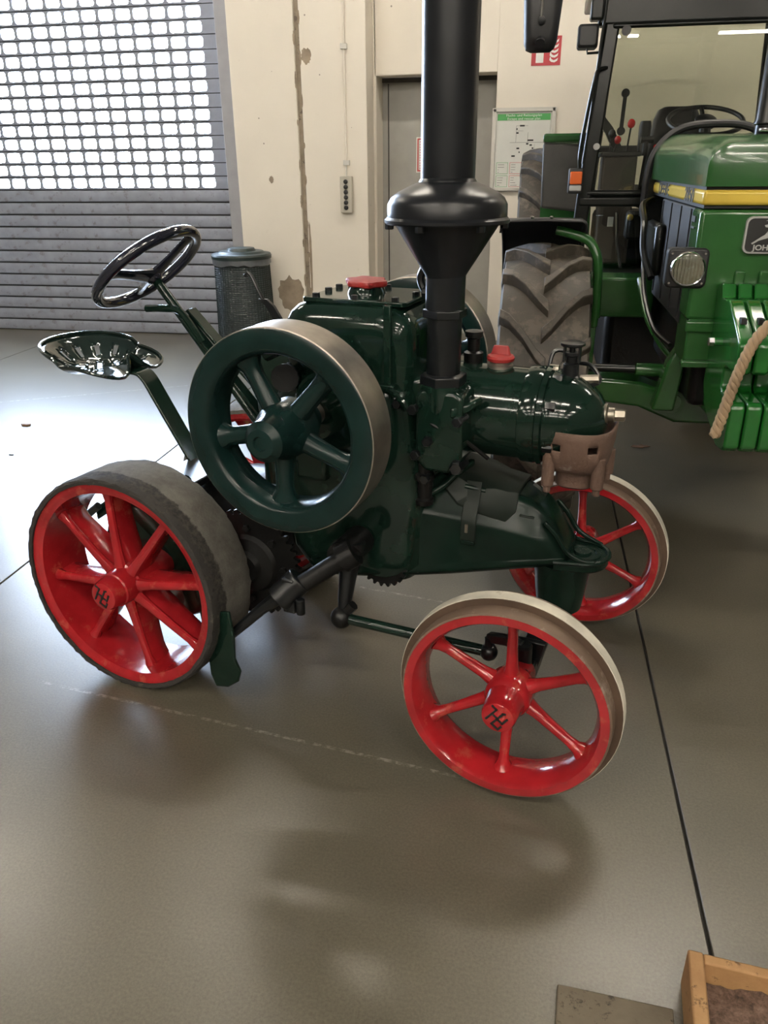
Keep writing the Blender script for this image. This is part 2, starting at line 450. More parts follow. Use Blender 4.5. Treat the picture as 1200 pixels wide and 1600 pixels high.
# gate: guide rail, slats
MB().box((-2.745, 7.235, 0), (-2.63, 7.52, 3.75)).build('trim_2', 'guide', kind='structure', bevel=.006)
MB().box((GX0 - .12, 7.235, 0), (GX0, 7.52, 3.75)).build('trim_3', 'guide', kind='structure', bevel=.006)
gate = empty('roller_gate', (-4.42, 7.4, 0), 'grey roller gate with rows of bright openings in its upper part', 'gate')
P = .1122
slat_prof = [(-.004, .006), (.010, .012), (.014, .03), (.014, .088), (.010, .106), (-.004, .110)]   # (depth towards hall, z)
def slat_mesh():
    m = MB((0, 0, 0)); prof = slat_prof + [(-.010, .110), (-.010, .006)]
    r = [[Vector((x, -d, z)) for d, z in prof] for x in (-1.70, 1.70)]
    return m.loft(r)
solid = slat_mesh()
s0 = solid.build('slat', 'slat_dirty', gate)
def perf_mesh():
    m = MB(); pitch = .1615; hw = .0655; z0, z1 = .019, .101; x = 1.70 - .205
    # solid end at the right, openings with rounded corners leftwards
    n = 19
    def ring_panel(cx, first):
        L, R = cx - pitch / 2, cx + pitch / 2
        hole = []; outer = []
        for (sx_, sz_) in ((1, 1), (-1, 1), (-1, -1), (1, -1)):
            ccx = cx + sx_ * (hw - .02); ccz = (z0 + z1) / 2 + sz_ * ((z1 - z0) / 2 - .02)
            a0 = {(1, 1): 0, (-1, 1): 90, (-1, -1): 180, (1, -1): 270}[(sx_, sz_)]
            for k in range(3):
                t = math.radians(a0 + 45 * k)
                hole.append((ccx + .02 * math.cos(t), ccz + .02 * math.sin(t)))
                ox = R if sx_ > 0 else L; oz = .110 if sz_ > 0 else .006
                outer.append((ox, oz) if k == 1 else ((ox, hole[-1][1]) if (k == 0) == (a0 in (0, 180)) else (hole[-1][0], oz)))
        nn = len(hole)
        for y in (-.013, .006):
            o = len(m.v)
            m.v += [Vector((a, y, c)) for a, c in hole] + [Vector((a, y, c)) for a, c in outer]
            m.f += [(o + i, o + (i + 1) % nn, o + nn + (i + 1) % nn, o + nn + i) for i in range(nn)]
        o = len(m.v) - 4 * nn
        m.f += [(o + i, o + (i + 1) % nn, o + 2 * nn + (i + 1) % nn, o + 2 * nn + i) for i in range(nn)]
    for i in range(n): ring_panel(x - pitch * (i + .5) + pitch / 2 - pitch / 2 + .02, i == 0)
    xl = x - pitch * n + .02
    m.box((x + .02 - 0, -.013, .006), (1.70, .006, .110)); m.box((-1.70, -.013, .006), (xl, .006, .110))
    return m
p0 = perf_mesh().build('perforated_slat', 'slat', gate)
nz = int(round(1.345 / P))
k = 0
for i in range(34):
    z = 1.345 + (i - nz) * P
    if z < -.01 or z > 3.7: continue
    src = s0 if i < nz else p0
    if i == 0 or i == nz: o = src
    else:
        o = src.copy(); COL.objects.link(o); o.parent = gate
    o.location = (0, 0, z)
MB().box((-1.70, .008, 0), (1.70, .016, 1.34)).build('backing', 'plastic', gate)
# hinge rods between slats (dark gaps)
m = MB()
for i in range(34):
    z = 1.345 + (i - nz) * P
    if 0 < z < 3.75: m.box((-1.7, -.004, z - .004), (1.7, .003, z + .0075))
m.build('hinge_strip', 'plastic', gate)

# grey exit door in its recess
dr = MB().box((-1.427, 7.80, 0), (-.385, 7.86, 2.245)).build('door_1', 'door', kind='structure', bevel=.003)
MB().box((-1.372, 7.79, 0), (-1.362, 7.802, 2.2)).box((-.40, 7.785, 0), (-.388, 7.802, 2.245)).box((-1.427, 7.785, 2.21), (-.385, 7.802, 2.245)).build('door_frame', 'doorframe', dr)
MB().box((-.50, 7.75, 1.0), (-.47, 7.80, 1.03)).box((-.60, 7.745, 1.005), (-.47, 7.76, 1.025)).build('door_handle', 'plastic', dr, bevel=.004)
pn = empty('door_notice', (-1.0, 7.8, 1.62), 'white notice with red border taped on the grey exit door', 'notice')
MB().box((-.11, -.003, -.148), (.11, 0, .148)).build('sheet', 'paper', pn)
MB().box((-.10, -.004, -.138), (.10, -.003, .138)).build('border', 'redink', pn)
MB().box((-.088, -.005, -.126), (.088, -.004, .126)).build('print_area', 'paper', pn)
mm = MB()
for i in range(11): mm.box((-.078, -.006, .105 - i * .022), (.02 + .05 * random.random(), -.005, .112 - i * .022))
mm.build('printed_lines', 'redink', pn)

# control box with conduit
cb = empty('gate_control', (-1.632, 7.2, 1.305), 'grey gate control box with six black buttons on the pillar', 'control box')
MB().box((-.052, -.06, -.148), (.052, 0, .148)).build('housing', 'boxgrey', cb, bevel=.006)
for i in range(6):
    b0 = MB().lathe([(0, .019), (.01, .019), (.014, .012), (.014, 0)], (0, -.06, .105 - i * .042), (0, -1, 0), 14).build('button', 'ink', cb)
cd = empty('cable_conduit', (-1.632, 7.19, 1.46), 'thin white cable conduit running up from the control box', 'conduit')
MB().cyl((0, -.005, .09), (.012, -.005, 3.2), .009, n=10).build('tube', 'wall', cd)
MB().tube([(0, -.02, -.02), (0, -.012, .05), (0, -.006, .12)], .006, 8).build('cable', 'alu', cd)
for z in (.10, .97, 2.0):
    MB().box((-.026, -.018, z - .02), (.03, .009, z + .02)).build('clip', 'alu', cd, bevel=.003)

# escape plan
ep = empty('escape_plan', (-.145, 7.5, 1.645), 'framed escape plan with green heading, between door and fire sign', 'notice')
MB().box((-.256, -.006, -.318), (.256, 0, .318)).build('backboard', 'paper', ep)
fm = MB()
for a in (((-.262, -.022, -.325), (-.232, 0, .325)), ((.232, -.022, -.325), (.262, 0, .325)), ((-.262, -.022, -.325), (.262, 0, -.297)), ((-.262, -.022, .297), (.262, 0, .325))): fm.box(*a)
fm.build('frame', 'alu', ep, bevel=.004)
MB().box((-.222, -.008, .232), (.222, -.006, .282)).build('heading_band', 'greenink', ep)
mtext('heading_text', 'Flucht- und Rettungsplan\nEscape and rescue plan', .026, 'white', ep, (0, -.0085, .257), (PI / 2, 0, 0), .0004, sx=1.15)
mm = MB()
rnd = random.Random(2)
for (x0, z0, x1, z1) in ((-.11, .06, .17, .063), (-.06, .06, -.057, .19), (-.06, .19, .04, .192), (.03, -.02, .17, -.017), (.10, -.02, .102, .05), (-.05, .15, .0, .152), (.04, .06, .043, .14)):
    mm.box((x0, -.0075, z0), (x1, -.006, z1))
mm.build('plan_lines', 'greyink', ep)
mm = MB()
for x, z, w_ in ((-.03, .185, .04), (-.06, .16, .012), (-.058, .13, .02), (.04, .072, .05), (.03, .045, .02), (.06, .035, .02), (-.05, .01, .024), (-.09, -.05, .03), (-.03, -.02, .01), (.08, .01, .014)):
    mm.box((x, -.0078, z), (x + w_, -.006, z + .012))
mm.build('plan_symbols', 'ink', ep)
for cx, cz, mt in ((-.165, -.14, 'greenink'), (-.165, -.245, 'greenink'), (-.05, -.14, 'redink'), (-.05, -.245, 'redink'), (.08, -.19, 'greyink')):
    hx, hz = (.05, .046) if cx < .05 else (.06, .098)
    MB().box((cx - hx, -.0075, cz - hz), (cx + hx, -.006, cz + hz)).build('legend_border', mt, ep)
    MB().box((cx - hx + .003, -.0085, cz - hz + .003), (cx + hx - .003, -.0075, cz + hz - .003)).build('legend_panel', 'paper', ep)
    q = MB()
    for i in range(4): q.box((cx - hx + .012, -.0092, cz + hz - .02 - i * .02), (cx - hx + .02 + rnd.random() * .05, -.0085, cz + hz - .016 - i * .02))
    q.build('legend_print', 'greyink', ep)

# fire extinguisher sign
fs = empty('fire_sign', (.005, 7.5, 2.385), 'red and white fire extinguisher sign, partly behind the mirror', 'sign')
MB().box((-.118, -.004, -.105), (.118, 0, .105)).build('plate', 'signred', fs)
MB().prism([(-.082, -.085), (-.02, -.085), (-.02, .06), (-.04, .078), (-.062, .078), (-.082, .06)], 'y', -.006, -.004).build('extinguisher_symbol', 'white', fs)
for i in range(5):
    z = -.085 + i * .034
    MB().prism([(.028, z + .018), (.045, z + .004), (.07, z), (.092, z + .012), (.098, z + .034), (.082, z + .022), (.062, z + .016), (.044, z + .026), (.034, z + .045)], 'y', -.006, -.004).build('flame_symbol', 'white', fs)

# mesh litter bin
bn = empty('litter_bin', (-2.53, 6.86, 0), 'dark green wire mesh litter bin with lid beside the roller gate', 'litter bin')
m = MB()
for i in range(44):
    z = .02 + i * .018; r = .262 - .022 * z / .8
    m.lathe([(z, r), (z + .004, r + .003), (z + .008, r), (z + .004, r - .003)], (0, 0, 0), (0, 0, 1), 36, closed=True)
for i in range(56):
    t = 2 * PI * i / 56; c_, s_ = math.cos(t), math.sin(t)
    m.tube([(.262 * c_, .262 * s_, .02), (.24 * c_, .24 * s_, .80)], .0028, 4)
o = m.build('wire_mesh', 'bin', bn); o['kind'] = 'stuff'
m = MB().lathe([(.15, .12), (.14, .235), (.3, .247), (.74, .234), (.80, .246), (.815, .252), (.80, .258), (.755, .256)], (0, 0, 0), (0, 0, 1), 30)
rnd = random.Random(5)
m.v = [p + Vector((rnd.uniform(-.004, .004), rnd.uniform(-.004, .004), rnd.uniform(-.012, .012) if p.z > .7 else 0)) for p in m.v]
m.build('liner_bag', 'bag', bn)
MB().lathe([(.80, .24), (.80, .262), (.825, .264), (.84, .255), (.845, .21), (.86, .19), (.862, .13), (.885, .115), (.89, .05), (.892, 0)], (0, 0, 0), (0, 0, 1), 40).build('lid', 'bin', bn, smooth=28)
MB().lathe([(0, .26), (.02, .265), (.025, .20), (.025, 0)], (0, 0, 0), (0, 0, 1), 30).build('base', 'bin', bn)

# fluorescent fittings on the ceiling
def fixture():
    r = empty('ceiling_lamp', (0, 0, 0), 'twin tube ceiling lamp', 'lamp')
    MB().box((-.77, -.09, .03), (.77, .09, .10)).build('housing', 'alu', r, bevel=.01)
    for s in (-1, 1):
        MB().cyl((-.74, s * .05, 0), (.74, s * .05, 0), .019, n=8).build('tube', 'tube', r)
    return r
fx = fixture(); first = True
for yy in (4.9, -1.7, -5.0, -8.3, -13.0):
    for xx in (-5.2, -1.9, 1.4, 4.7):
        if first: r = fx; first = False
        else:
            r = fx.copy(); COL.objects.link(r)
            for ch in fx.children:
                c2 = ch.copy(); COL.objects.link(c2); c2.parent = r
        r.location = (xx, yy, 5.2)
        r['group'] = 'ceiling lamps of the hall'; r['label'] = 'twin tube lamp hanging under the hall ceiling'

# ------------------------------------------------------------------ the old single cylinder tractor
# local frame: x forward, y to its left, origin on the ground below the rear axle
LT = empty('vintage_tractor', (-1.0799, 2.4072, 0), 'dark green single cylinder vintage tractor with red spoked wheels and tall black smokestack', 'tractor', rz=-.23091)

def spoke_rings(phi, stations, n=12):
    """stations: (radius, axial position, tangential half, axial half); axis = local y"""
    rd = Vector((math.cos(phi), 0, math.sin(phi))); tg = Vector((-math.sin(phi), 0, math.cos(phi))); ay = Vector((0, 1, 0))
    out = []
    for r, s, ht, ha in stations:
        out.append([rd * r + ay * s + tg * ht * math.cos(2 * PI * k / n) + ay * ha * math.sin(2 * PI * k / n) for k in range(n)])
    return out
AX = (0, 1, 0)
def monogram(parent, y, r, sgn, rot):
    m = MB(); R = Matrix.Rotation(rot, 3, 'Y'); t = .0035 * r / .045
    def st(x0, z0, x1, z1):
        a = R @ Vector((x0 * r, 0, z0 * r)); b2 = R @ Vector((x1 * r, 0, z1 * r))
        d = (b2 - a).normalized(); nn = Vector((-d.z, 0, d.x)) * t
        e = d * t
        vs = [a - e + nn, b2 + e + nn, b2 + e - nn, a - e - nn]
        lo, hi = sorted((y, y - sgn * .0015))
        m.add([Vector((q.x, lo, q.z)) for q in vs] + [Vector((q.x, hi, q.z)) for q in vs], [(0, 1, 2, 3), (7, 6, 5, 4), (0, 4, 5, 1), (1, 5, 6, 2), (2, 6, 7, 3), (3, 7, 4, 0)])
    st(-.55, -.6, -.55, .6); st(0, -.65, 0, .7); st(-.55, .05, 0, .05); st(-.95, .6, -.55, .6); st(0, 0, .5, 0); st(.5, 0, .5, .55); st(0, -.65, .62, -.65); st(.62, -.65, .62, -.3); st(0, .7, .1, .8)
    m.build('monogram', 'ink', parent)

def front_wheel(x, y, sgn, cam_, phase):
    """y = outer face plane; sgn=+1: inward is +y"""
    w = .128
    # everything is built around the outer face plane, s runs inwards
    def L(pr): return [(s * sgn, r) for s, r in pr]
    rim = MB().lathe(L([(0, .2655), (0, .244), (.012, .236), (.045, .229), (.064, .226), (.083, .229), (.116, .236), (.128, .244), (.128, .2655), (.064, .262)]), (0, 0, 0), AX, 72, closed=True).build('front_wheel', 'red', LT, loc=(x, y, .292), rot=(-cam_, 0, 0), smooth=40)
    MB().lathe(L([(.001, .2656), (.003, .2705), (.044, .2725), (.128 - .044, .2725), (.125, .2705), (.127, .2656)]), (0, 0, 0), AX, 72, closed=True).build('tread_band', 'tread_brown', rim)
    MB().lathe(L([(.043, .2715), (.0435, .2905), (.0845, .2905), (.085, .2715)]), (0, 0, 0), AX, 72, closed=True).build('guide_rib', 'rib_side', rim)
    MB().lathe(L([(.0445, .2902), (.0455, .2923), (.0825, .2923), (.0835, .2902)]), (0, 0, 0), AX, 72, closed=True).build('rib_surface', 'tread_white', rim)
    for k in range(6):
        phi = math.radians(phase + 60 * k)
        MB().loft(spoke_rings(phi, [(.03, .088 * sgn, .026, .030), (.055, .086 * sgn, .021, .026), (.085, .082 * sgn, .0165, .019), (.14, .074 * sgn, .0145, .016), (.19, .068 * sgn, .0135, .015), (.212, .065 * sgn, .016, .019), (.229, .064 * sgn, .024, .030)])).build('spoke', 'red', rim)
    MB().lathe(L([(-.040, 0), (-.040, .034), (-.036, .041), (-.028, .0445), (.01, .047), (.035, .050), (.042, .056), (.05, .060), (.11, .062), (.125, .054), (.16, .046), (.185, .043), (.188, .030), (.188, 0)]), (0, 0, 0), AX, 40).build('hub', 'red', rim, smooth=30)
    if sgn > 0: monogram(rim, -.0405, .034, 1, .65)
    return rim
front_wheel(1.2322, -.5295, 1, .016, 90)
front_wheel(1.250, .5295, -1, -.016, 94)

def rear_wheel(y, sgn, phase):
    def L(pr): return [(s * sgn, r) for s, r in pr]
    rim = MB().lathe(L([(.0, .3385), (0, .324), (.004, .318), (.008, .307), (.10, .300), (.19, .307), (.20, .318), (.20, .3385), (.10, .334)]), (0, 0, 0), AX, 80, closed=True).build('rear_wheel', 'red', LT, loc=(0, y, .3593), rot=(-.0306 * sgn, 0, 0), smooth=40)
    m = MB().lathe(L([(-.006, .3385), (-.004, .352), (.012, .3565), (.045, .3585), (.10, .3595), (.155, .3585), (.188, .3565), (.204, .352), (.206, .3385)]), (0, 0, 0), AX, 110, closed=True)
    rnd = random.Random(3 + sgn)
    for i, p in enumerate(m.v):
        if abs(p.y) < .02 or abs(p.y) > .185:
            q = Vector((p.x, 0, p.z)); k = 1 + rnd.uniform(-.006, .008); m.v[i] = Vector((p.x * k, p.y, p.z * k))
    m.build('tyre', 'rubber', rim, smooth=25)
    # crumbled dark shoulder of the rubber next to the rim
    m = MB().lathe(L([(-.007, .3387), (-.008, .349), (-.004, .3555), (.008, .3580), (.020, .3588), (.020, .352), (.0, .3387)]), (0, 0, 0), AX, 150, closed=True)
    for i, p in enumerate(m.v):
        k = 1 + rnd.uniform(-.006, .004) if math.hypot(p.x, p.z) > .345 else 1
        m.v[i] = Vector((p.x * k, p.y + rnd.uniform(-.003, .003) * (k != 1), p.z * k))
    m.build('tyre_shoulder', 'rubber_dark', rim, smooth=20)
    for k in range(8):
        phi = math.radians(phase + 45 * k)
        sp = MB().loft(spoke_rings(phi, [(.03, .085 * sgn, .024, .06), (.06, .085 * sgn, .018, .058), (.12, .088 * sgn, .013, .055), (.20, .092 * sgn, .011, .046), (.26, .096 * sgn, .011, .042), (.30, .10 * sgn, .016, .048)])).build('spoke', 'red', rim)
        MB().loft(spoke_rings(phi, [(.05, .035 * sgn, .022, .018), (.10, .038 * sgn, .0165, .013), (.2, .046 * sgn, .0145, .011), (.27, .054 * sgn, .014, .011), (.303, .06 * sgn, .02, .02)], 10)).build('spoke_ridge', 'red', rim)
    MB().lathe(L([(-.066, 0), (-.066, .036), (-.062, .044), (-.052, .048), (-.02, .052), (-.016, .056), (.0, .058), (.03, .060), (.035, .066), (.15, .072), (.18, .06), (.22, .055), (.22, 0)]), (0, 0, 0), AX, 40).build('hub', 'red', rim, smooth=30)
    if sgn > 0: monogram(rim, -.0665, .036, 1, .5)
    return rim
rear_wheel(-.5044, 1, 8)
rear_wheel(.5044, -1, 20)

def flywheel(y, sgn, phase):
    def L(pr): return [(s * sgn, r) for s, r in pr]
    f = MB().lathe(L([(.002, .2620), (0, .2590), (0, .2130), (.004, .2060), (.016, .1985), (.045, .1930), (.056, .1920), (.068, .1930), (.10, .1985), (.113, .2130), (.113, .2590), (.111, .2620), (.056, .2620)]), (0, 0, 0), AX, 96, closed=True).build('flywheel', 'fly', LT, loc=(.6201, y, .9387), smooth=40)
    MB().lathe(L([(.0035, .2615), (.005, .2650), (.108, .2655), (.1095, .2615)]), (0, 0, 0), AX, 110, closed=True).build('belt_surface', 'steel', f)
    for k in range(5):
        phi = math.radians(phase + 72 * k)
        MB().loft(spoke_rings(phi, [(.04, .05 * sgn, .034, .034), (.07, .05 * sgn, .028, .030), (.11, .05 * sgn, .0255, .024), (.15, .052 * sgn, .0245, .021), (.175, .055 * sgn, .0275, .024), (.197, .058 * sgn, .042, .034)], 16)).build('spoke', 'fly', f)
    MB().lathe(L([(-.070, 0), (-.068, .011), (-.068, .016), (-.074, .019), (-.072, .036), (-.056, .0525), (-.02, .056), (.0, .060), (.02, .072), (.09, .075), (.113, .06), (.16, .045), (.16, 0)]), (0, 0, 0), AX, 40).build('hub', 'fly', f, smooth=30)
    return f
flywheel(-.524, 1, 49)
flywheel(.524, -1, 10)

def hexbolts(name, pts, r, h, mat, parent, shank=0):
    for p, ax in pts:
        m = MB().hexn(p, ax, r, h)
        if shank: m.cyl(Vector(p) - Vector(ax).normalized() * shank, p, r * .6, n=8)
        m.build(name, mat, parent)

# crankcase and water tank
m = MB().loft([superrect(.66, 0, .19, .20, .40, 32, 6), superrect(.66, 0, .23, .215, .46, 32, 6), superrect(.645, 0, .25, .215, .70, 32, 6), superrect(.625, 0, .24, .20, .92, 32, 5), superrect(.625, -.01, .215, .175, 1.0, 32, 5), superrect(.635, -.01, .19, .16, 1.03, 32, 5)])
cc = m.build('crankcase', 'green', LT, smooth=40)
for s in (-1, 1):
    MB().lathe([(0, .115), (.03, .115), (.04, .105), (.045, .06), (.12, .055), (.12, 0)], (.6201, .20 * s, .9387 - .02), (0, s, 0), 32).build('bearing_housing', 'green', LT, smooth=30)
    MB().cyl((.6201, .2 * s, .9387), (.6201, .50 * s, .9387), .032, n=20).build('crankshaft', 'steel', LT)
hop = MB()
prof = [(.95, .0, 0), (1.06, 0, 0), (1.12, .0, 0), (1.150, .006, .004), (1.172, .018, .012), (1.190, .038, .026), (1.200, .062, .042)]
hop.loft([superrect(.638, -.02, .204 - a, .165 - b2, z, 48, 5.5) for z, a, b2 in prof])
hp = hop.build('water_tank', 'green', LT, smooth=50)
cov = MB(); cov.prism([(.505, -.143), (.80, -.143), (.812, -.132), (.805, .105), (.79, .115), (.515, .115), (.503, .105), (.497, -.132)], 'z', 1.199, 1.212)
cvp = cov.build('tank_cover', 'green', LT, bevel=.003)
hexbolts('cover_bolt', [((x, y_, 1.212), (0, 0, 1)) for x, y_ in ((.535, -.125), (.655, -.128), (.775, -.125), (.52, -.02), (.79, -.01), (.54, .095), (.66, .095), (.775, .095), (.52, .05), (.79, .06))], .0105, .011, 'black', cvp)
MB().lathe([(0, .055), (.012, .052), (.02, .047), (.024, .047)], (.642, -.02, 1.211), (0, 0, 1), 28).build('filler_neck', 'green', cvp)
cp = []
for i in range(48):
    t = 2 * PI * i / 48; r = .058 + .006 * math.cos(6 * t)
    cp.append((r * math.cos(t), r * math.sin(t)))
m = MB(); m.loft([[Vector((x * k, y_ * k, z)) for x, y_ in cp] for z, k in ((0, .9), (.003, .98), (.011, 1), (.016, .96), (.018, .7))])
m.build('filler_cap', 'cap_red', cvp, loc=(.642, -.02, 1.2345), rot=(.03, .04, 0), smooth=30)
# rib strap down the side of the tank
MB().box((.768, -.195, .985), (.790, -.180, 1.212)).box((.755, -.20, .985), (.80, -.17, 1.0)).build('tank_strap', 'green', LT, bevel=.003)
# bracket with nut below strap
MB().tube(curve3([(.77, -.19, .985), (.80, -.205, .985), (.83, -.215, .97), (.85, -.22, .945)], 5), .010, 10).build('tank_bracket', 'green', LT)
hexbolts('nut', [((.815, -.20, .955), (0, -1, 0)), ((.905, -.205, .86), (0, -1, 0)), ((.90, -.205, .75), (0, -1, 0))], .014, .018, 'black', LT, .03)
# front face boss between tank and cylinder
MB().loft([[Vector((.80, -.15, 1.0)), Vector((.80, .14, 1.0)), Vector((.80, .15, .70)), Vector((.80, -.17, .68))], [Vector((.87, -.13, 1.02)), Vector((.87, .12, 1.02)), Vector((.87, .13, .72)), Vector((.87, -.16, .70))], [Vector((.93, -.11, .99)), Vector((.93, .11, .99)), Vector((.93, .12, .75)), Vector((.93, -.12, .75))]]).build('cylinder_base', 'green', LT, bevel=.015, seg=3)

# cylinder and head
CZ = .905
cyl = MB().lathe([(.80, .128), (.84, .133), (.86, .128), (1.125, .128), (1.128, .1345), (1.135, .136), (1.165, .136), (1.172, .133), (1.176, .139), (1.190, .139), (1.192, .10)], (0, 0, CZ), (1, 0, 0), 56).build('cylinder', 'green', LT, smooth=35)
MB().lathe([(.0, .128), (.012, .130), (.022, .126), (.045, .123), (.075, .114), (.105, .097), (.130, .073), (.148, .043), (.156, .020), (.158, 0)], (1.19, 0, CZ), (1, 0, 0), 48).build('cylinder_head', 'green', LT, smooth=60)
hexbolts('head_bolt', [((1.197, .118 * math.sin(t), CZ + .118 * math.cos(t)), (1, 0, 0)) for t in [math.radians(a) for a in (-18, -62, -118, -160, 20, 62, 118, 160)]], .016, .026, 'black', LT, .02)
MB().lathe([(-.015, .030), (.008, .030), (.012, .022), (.028, .020), (.030, .013)], (1.335, 0, CZ + .02), (1, 0, .06), 16).build('nozzle_boss', 'bolt', LT)
hexbolts('nozzle_bolt', [((1.365, 0, CZ + .022), (1, 0, .06))], .0165, .026, 'bolt', LT, .02)
# decompression valve on top
iv = MB().lathe([(0, .030), (.012, .030), (.02, .022), (.05, .021), (.055, .015), (.07, .014), (.074, .02), (.082, .02)], (1.235, 0, 1.005), (0, 0, 1), 18).box((1.212, -.008, 1.06), (1.218, .008, 1.105)).box((1.252, -.008, 1.06), (1.258, .008, 1.105)).cyl((1.235, 0, 1.08), (1.235, 0, 1.105), .008, n=10).build('injection_valve', 'black', LT, smooth=30)
MB().lathe([(0, .028), (.003, .033), (.009, .033), (.011, .028), (.011, 0)], (1.235, 0, 1.103), (0, 0, 1), 12).build('valve_wheel', 'black', iv)
MB().tube(curve3([(1.17, .03, 1.03), (1.175, .05, 1.07), (1.2, .06, 1.075), (1.235, .05, 1.05), (1.28, .045, 1.045), (1.31, .03, 1.01), (1.29, 0, 1.0)], 6), .006, 8).build('oil_pipe', 'black', LT)
MB().cyl((1.175, .02, 1.03), (1.20, .02, 1.03), .015, n=8).cyl((1.26, .02, 1.01), (1.31, .02, 1.015), .013, n=8).build('pipe_union', 'bolt', LT)
# second red cap on the cylinder
MB().lathe([(0, .036), (.008, .036), (.012, .030), (.018, .030)], (1.040, 0, CZ + .124), (0, 0, 1), 24).build('cap_neck', 'steel', LT)
rc = MB().lathe([(0, .030), (.004, .037), (.012, .039), (.018, .035), (.022, .02), (.023, 0)], (1.040, 0, CZ + .140), (0, 0, 1), 28).build('cylinder_cap', 'cap_red', LT, smooth=30)
m = MB(); m.loft([[Vector((1.04 + x * k, y_ * k2, z)) for x, y_ in rrect(.026, .007, .0065, 4)] for z, k, k2 in ((CZ + .158, 1.15, 1.5), (CZ + .166, 1, 1.1), (CZ + .178, .9, 1), (CZ + .184, .75, .7))])
m.build('grip', 'cap_red', rc)
# rusty hot bulb shield under the head
def arcpts(cx, cy, rx, ry, n=28, e=3): return [Vector((cx + rx * math.copysign(abs(math.cos(2 * PI * i / n)) ** (2 / e), math.cos(2 * PI * i / n)), cy + ry * math.copysign(abs(math.sin(2 * PI * i / n)) ** (2 / e), math.sin(2 * PI * i / n)), 0)) for i in range(n)]
ns = 72
rings = []
for z, sx_, sy_, dx in ((.900, .098, .128, .0), (.880, .097, .128, 0), (.866, .096, .127, 0), (.856, .0955, .126, 0), (.844, .094, .123, 0), (.81, .089, .110, 0), (.79, .084, .098, 0), (.775, .077, .086, 0), (.770, .062, .066, 0), (.767, .054, .056, 0), (.722, .053, .055, 0), (.716, .047, .048, 0)):
    rings.append([Vector((1.275 + dx, 0, z)) + p for p in arcpts(0, 0, sx_, sy_, ns, 2.8)])
m = MB(); n0 = ns
for q in rings: m.v += q
for i in range(len(rings) - 1):
    for a in range(n0):
        cxm = (rings[i][a] + rings[i][(a + 1) % n0]) / 2
        if i in (2, 3) and cxm.y < -.05 and (abs(cxm.x - 1.236) < .014 or abs(cxm.x - 1.335) < .012): continue
        m.f.append((i * n0 + a, i * n0 + (a + 1) % n0, (i + 1) * n0 + (a + 1) % n0, (i + 1) * n0 + a))
m.f.append(tuple((len(rings) - 1) * n0 + a for a in range(n0)))
bulb = m.build('heater_shield', 'rust', LT, solid=.005, smooth=45)
for x, y_, zt in ((1.214, -.090, .835), (1.345, -.07, .825), (1.20, .09, .81), (1.352, .065, .81)):
    MB().cyl((x, y_, .735), (x, y_, zt), .0175, n=12).cyl((x, y_, .715), (x, y_, .735), .011, n=8).build('shield_leg', 'rust', bulb, bevel=.003)

# smokestack on the near side of the cylinder
SX, SY = .925, -.15
MB().prism([(.865, .80), (.895, .77), (.965, .77), (1.0, .81), (1.0, .985), (.975, 1.0), (.88, 1.0), (.865, .985)], 'y', -.205, -.09).build('exhaust_block', 'green', LT, bevel=.012, seg=3)
MB().lathe([(0, .050), (.13, .052), (.17, .058), (.20, .060), (.215, .062), (.225, .060)], (SX, SY, .785), (0, 0, 1), 28).build('exhaust_elbow', 'green', LT)
MB().bar([(.965, -.205, .945), (1.0, -.185, .955), (1.035, -.15, .975)], (0, 0, 1), [.03, .026, .02], .02).build('flange_arm', 'green', LT, bevel=.006)
hexbolts('flange_bolt', [((.868, -.222, .95), (0, -1, 0)), ((.995, -.222, .93), (-.1, -1, 0)), ((.873, -.215, .82), (0, -1, 0)), ((1.0, -.22, .80), (-.1, -1, 0))], .0145, .016, 'black', LT, .05)
hexbolts('flange_nut', [((.992, -.22, .805), (.25, -1, 0))], .018, .03, 'black', LT, .03)
MB().hexn((SX, SY, 1.008), (0, 0, 1), .064, .030).build('pipe_nut', 'black', LT, bevel=.002)
MB().hexn((SX, SY, 1.185), (0, 0, 1), .059, .024).build('pipe_nut', 'black', LT, bevel=.002)
MB().cyl((SX, SY, 1.03), (SX, SY, 1.19), .0455, n=32).cyl((SX, SY, 1.195), (SX + .001, SY, 1.295), .051, n=32).build('exhaust_pipe', 'black', LT)
sp = MB().lathe([(1.283, .050), (1.290, .052), (1.410, .129), (1.416, .133)], (SX, SY, 0), (0, 0, 1), 48).build('smokestack_cone', 'stack', LT, smooth=30)
MB().lathe([(1.414, .14), (1.414, .152), (1.4175, .155), (1.424, .155), (1.427, .151), (1.430, .148), (1.458, .1475), (1.474, .139), (1.486, .122), (1.500, .092), (1.510, .068)], (SX, SY, 0), (0, 0, 1), 64).build('smokestack_dome', 'stack', LT, smooth=30)
MB().lathe([(1.505, .067), (1.5075, .0715), (1.513, .069), (1.517, .0655)], (SX, SY, 0), (0, 0, 1), 48).build('weld_seam', 'black', LT)
MB().lathe([(1.508, .066), (2.60, .066), (2.60, .062), (1.52, .062)], (SX, SY, 0), (0, 0, 1), 48).build('smokestack', 'stack', LT)
for a in (15, 75, 135, 195, 255, 315):
    t = math.radians(a + 8); x, y_ = SX + .143 * math.cos(t), SY + .143 * math.sin(t)
    MB().hexn((x, y_, 1.4145), (0, 0, -1), .011, .014).build('dome_bolt', 'black', LT)
MB().bar([(SX - .150, SY + .03, 1.470), (SX - .158, SY + .03, 1.44), (SX - .158, SY + .03, 1.402)], (0, 1, 0), .05, .006).build('dome_clip', 'black', LT)
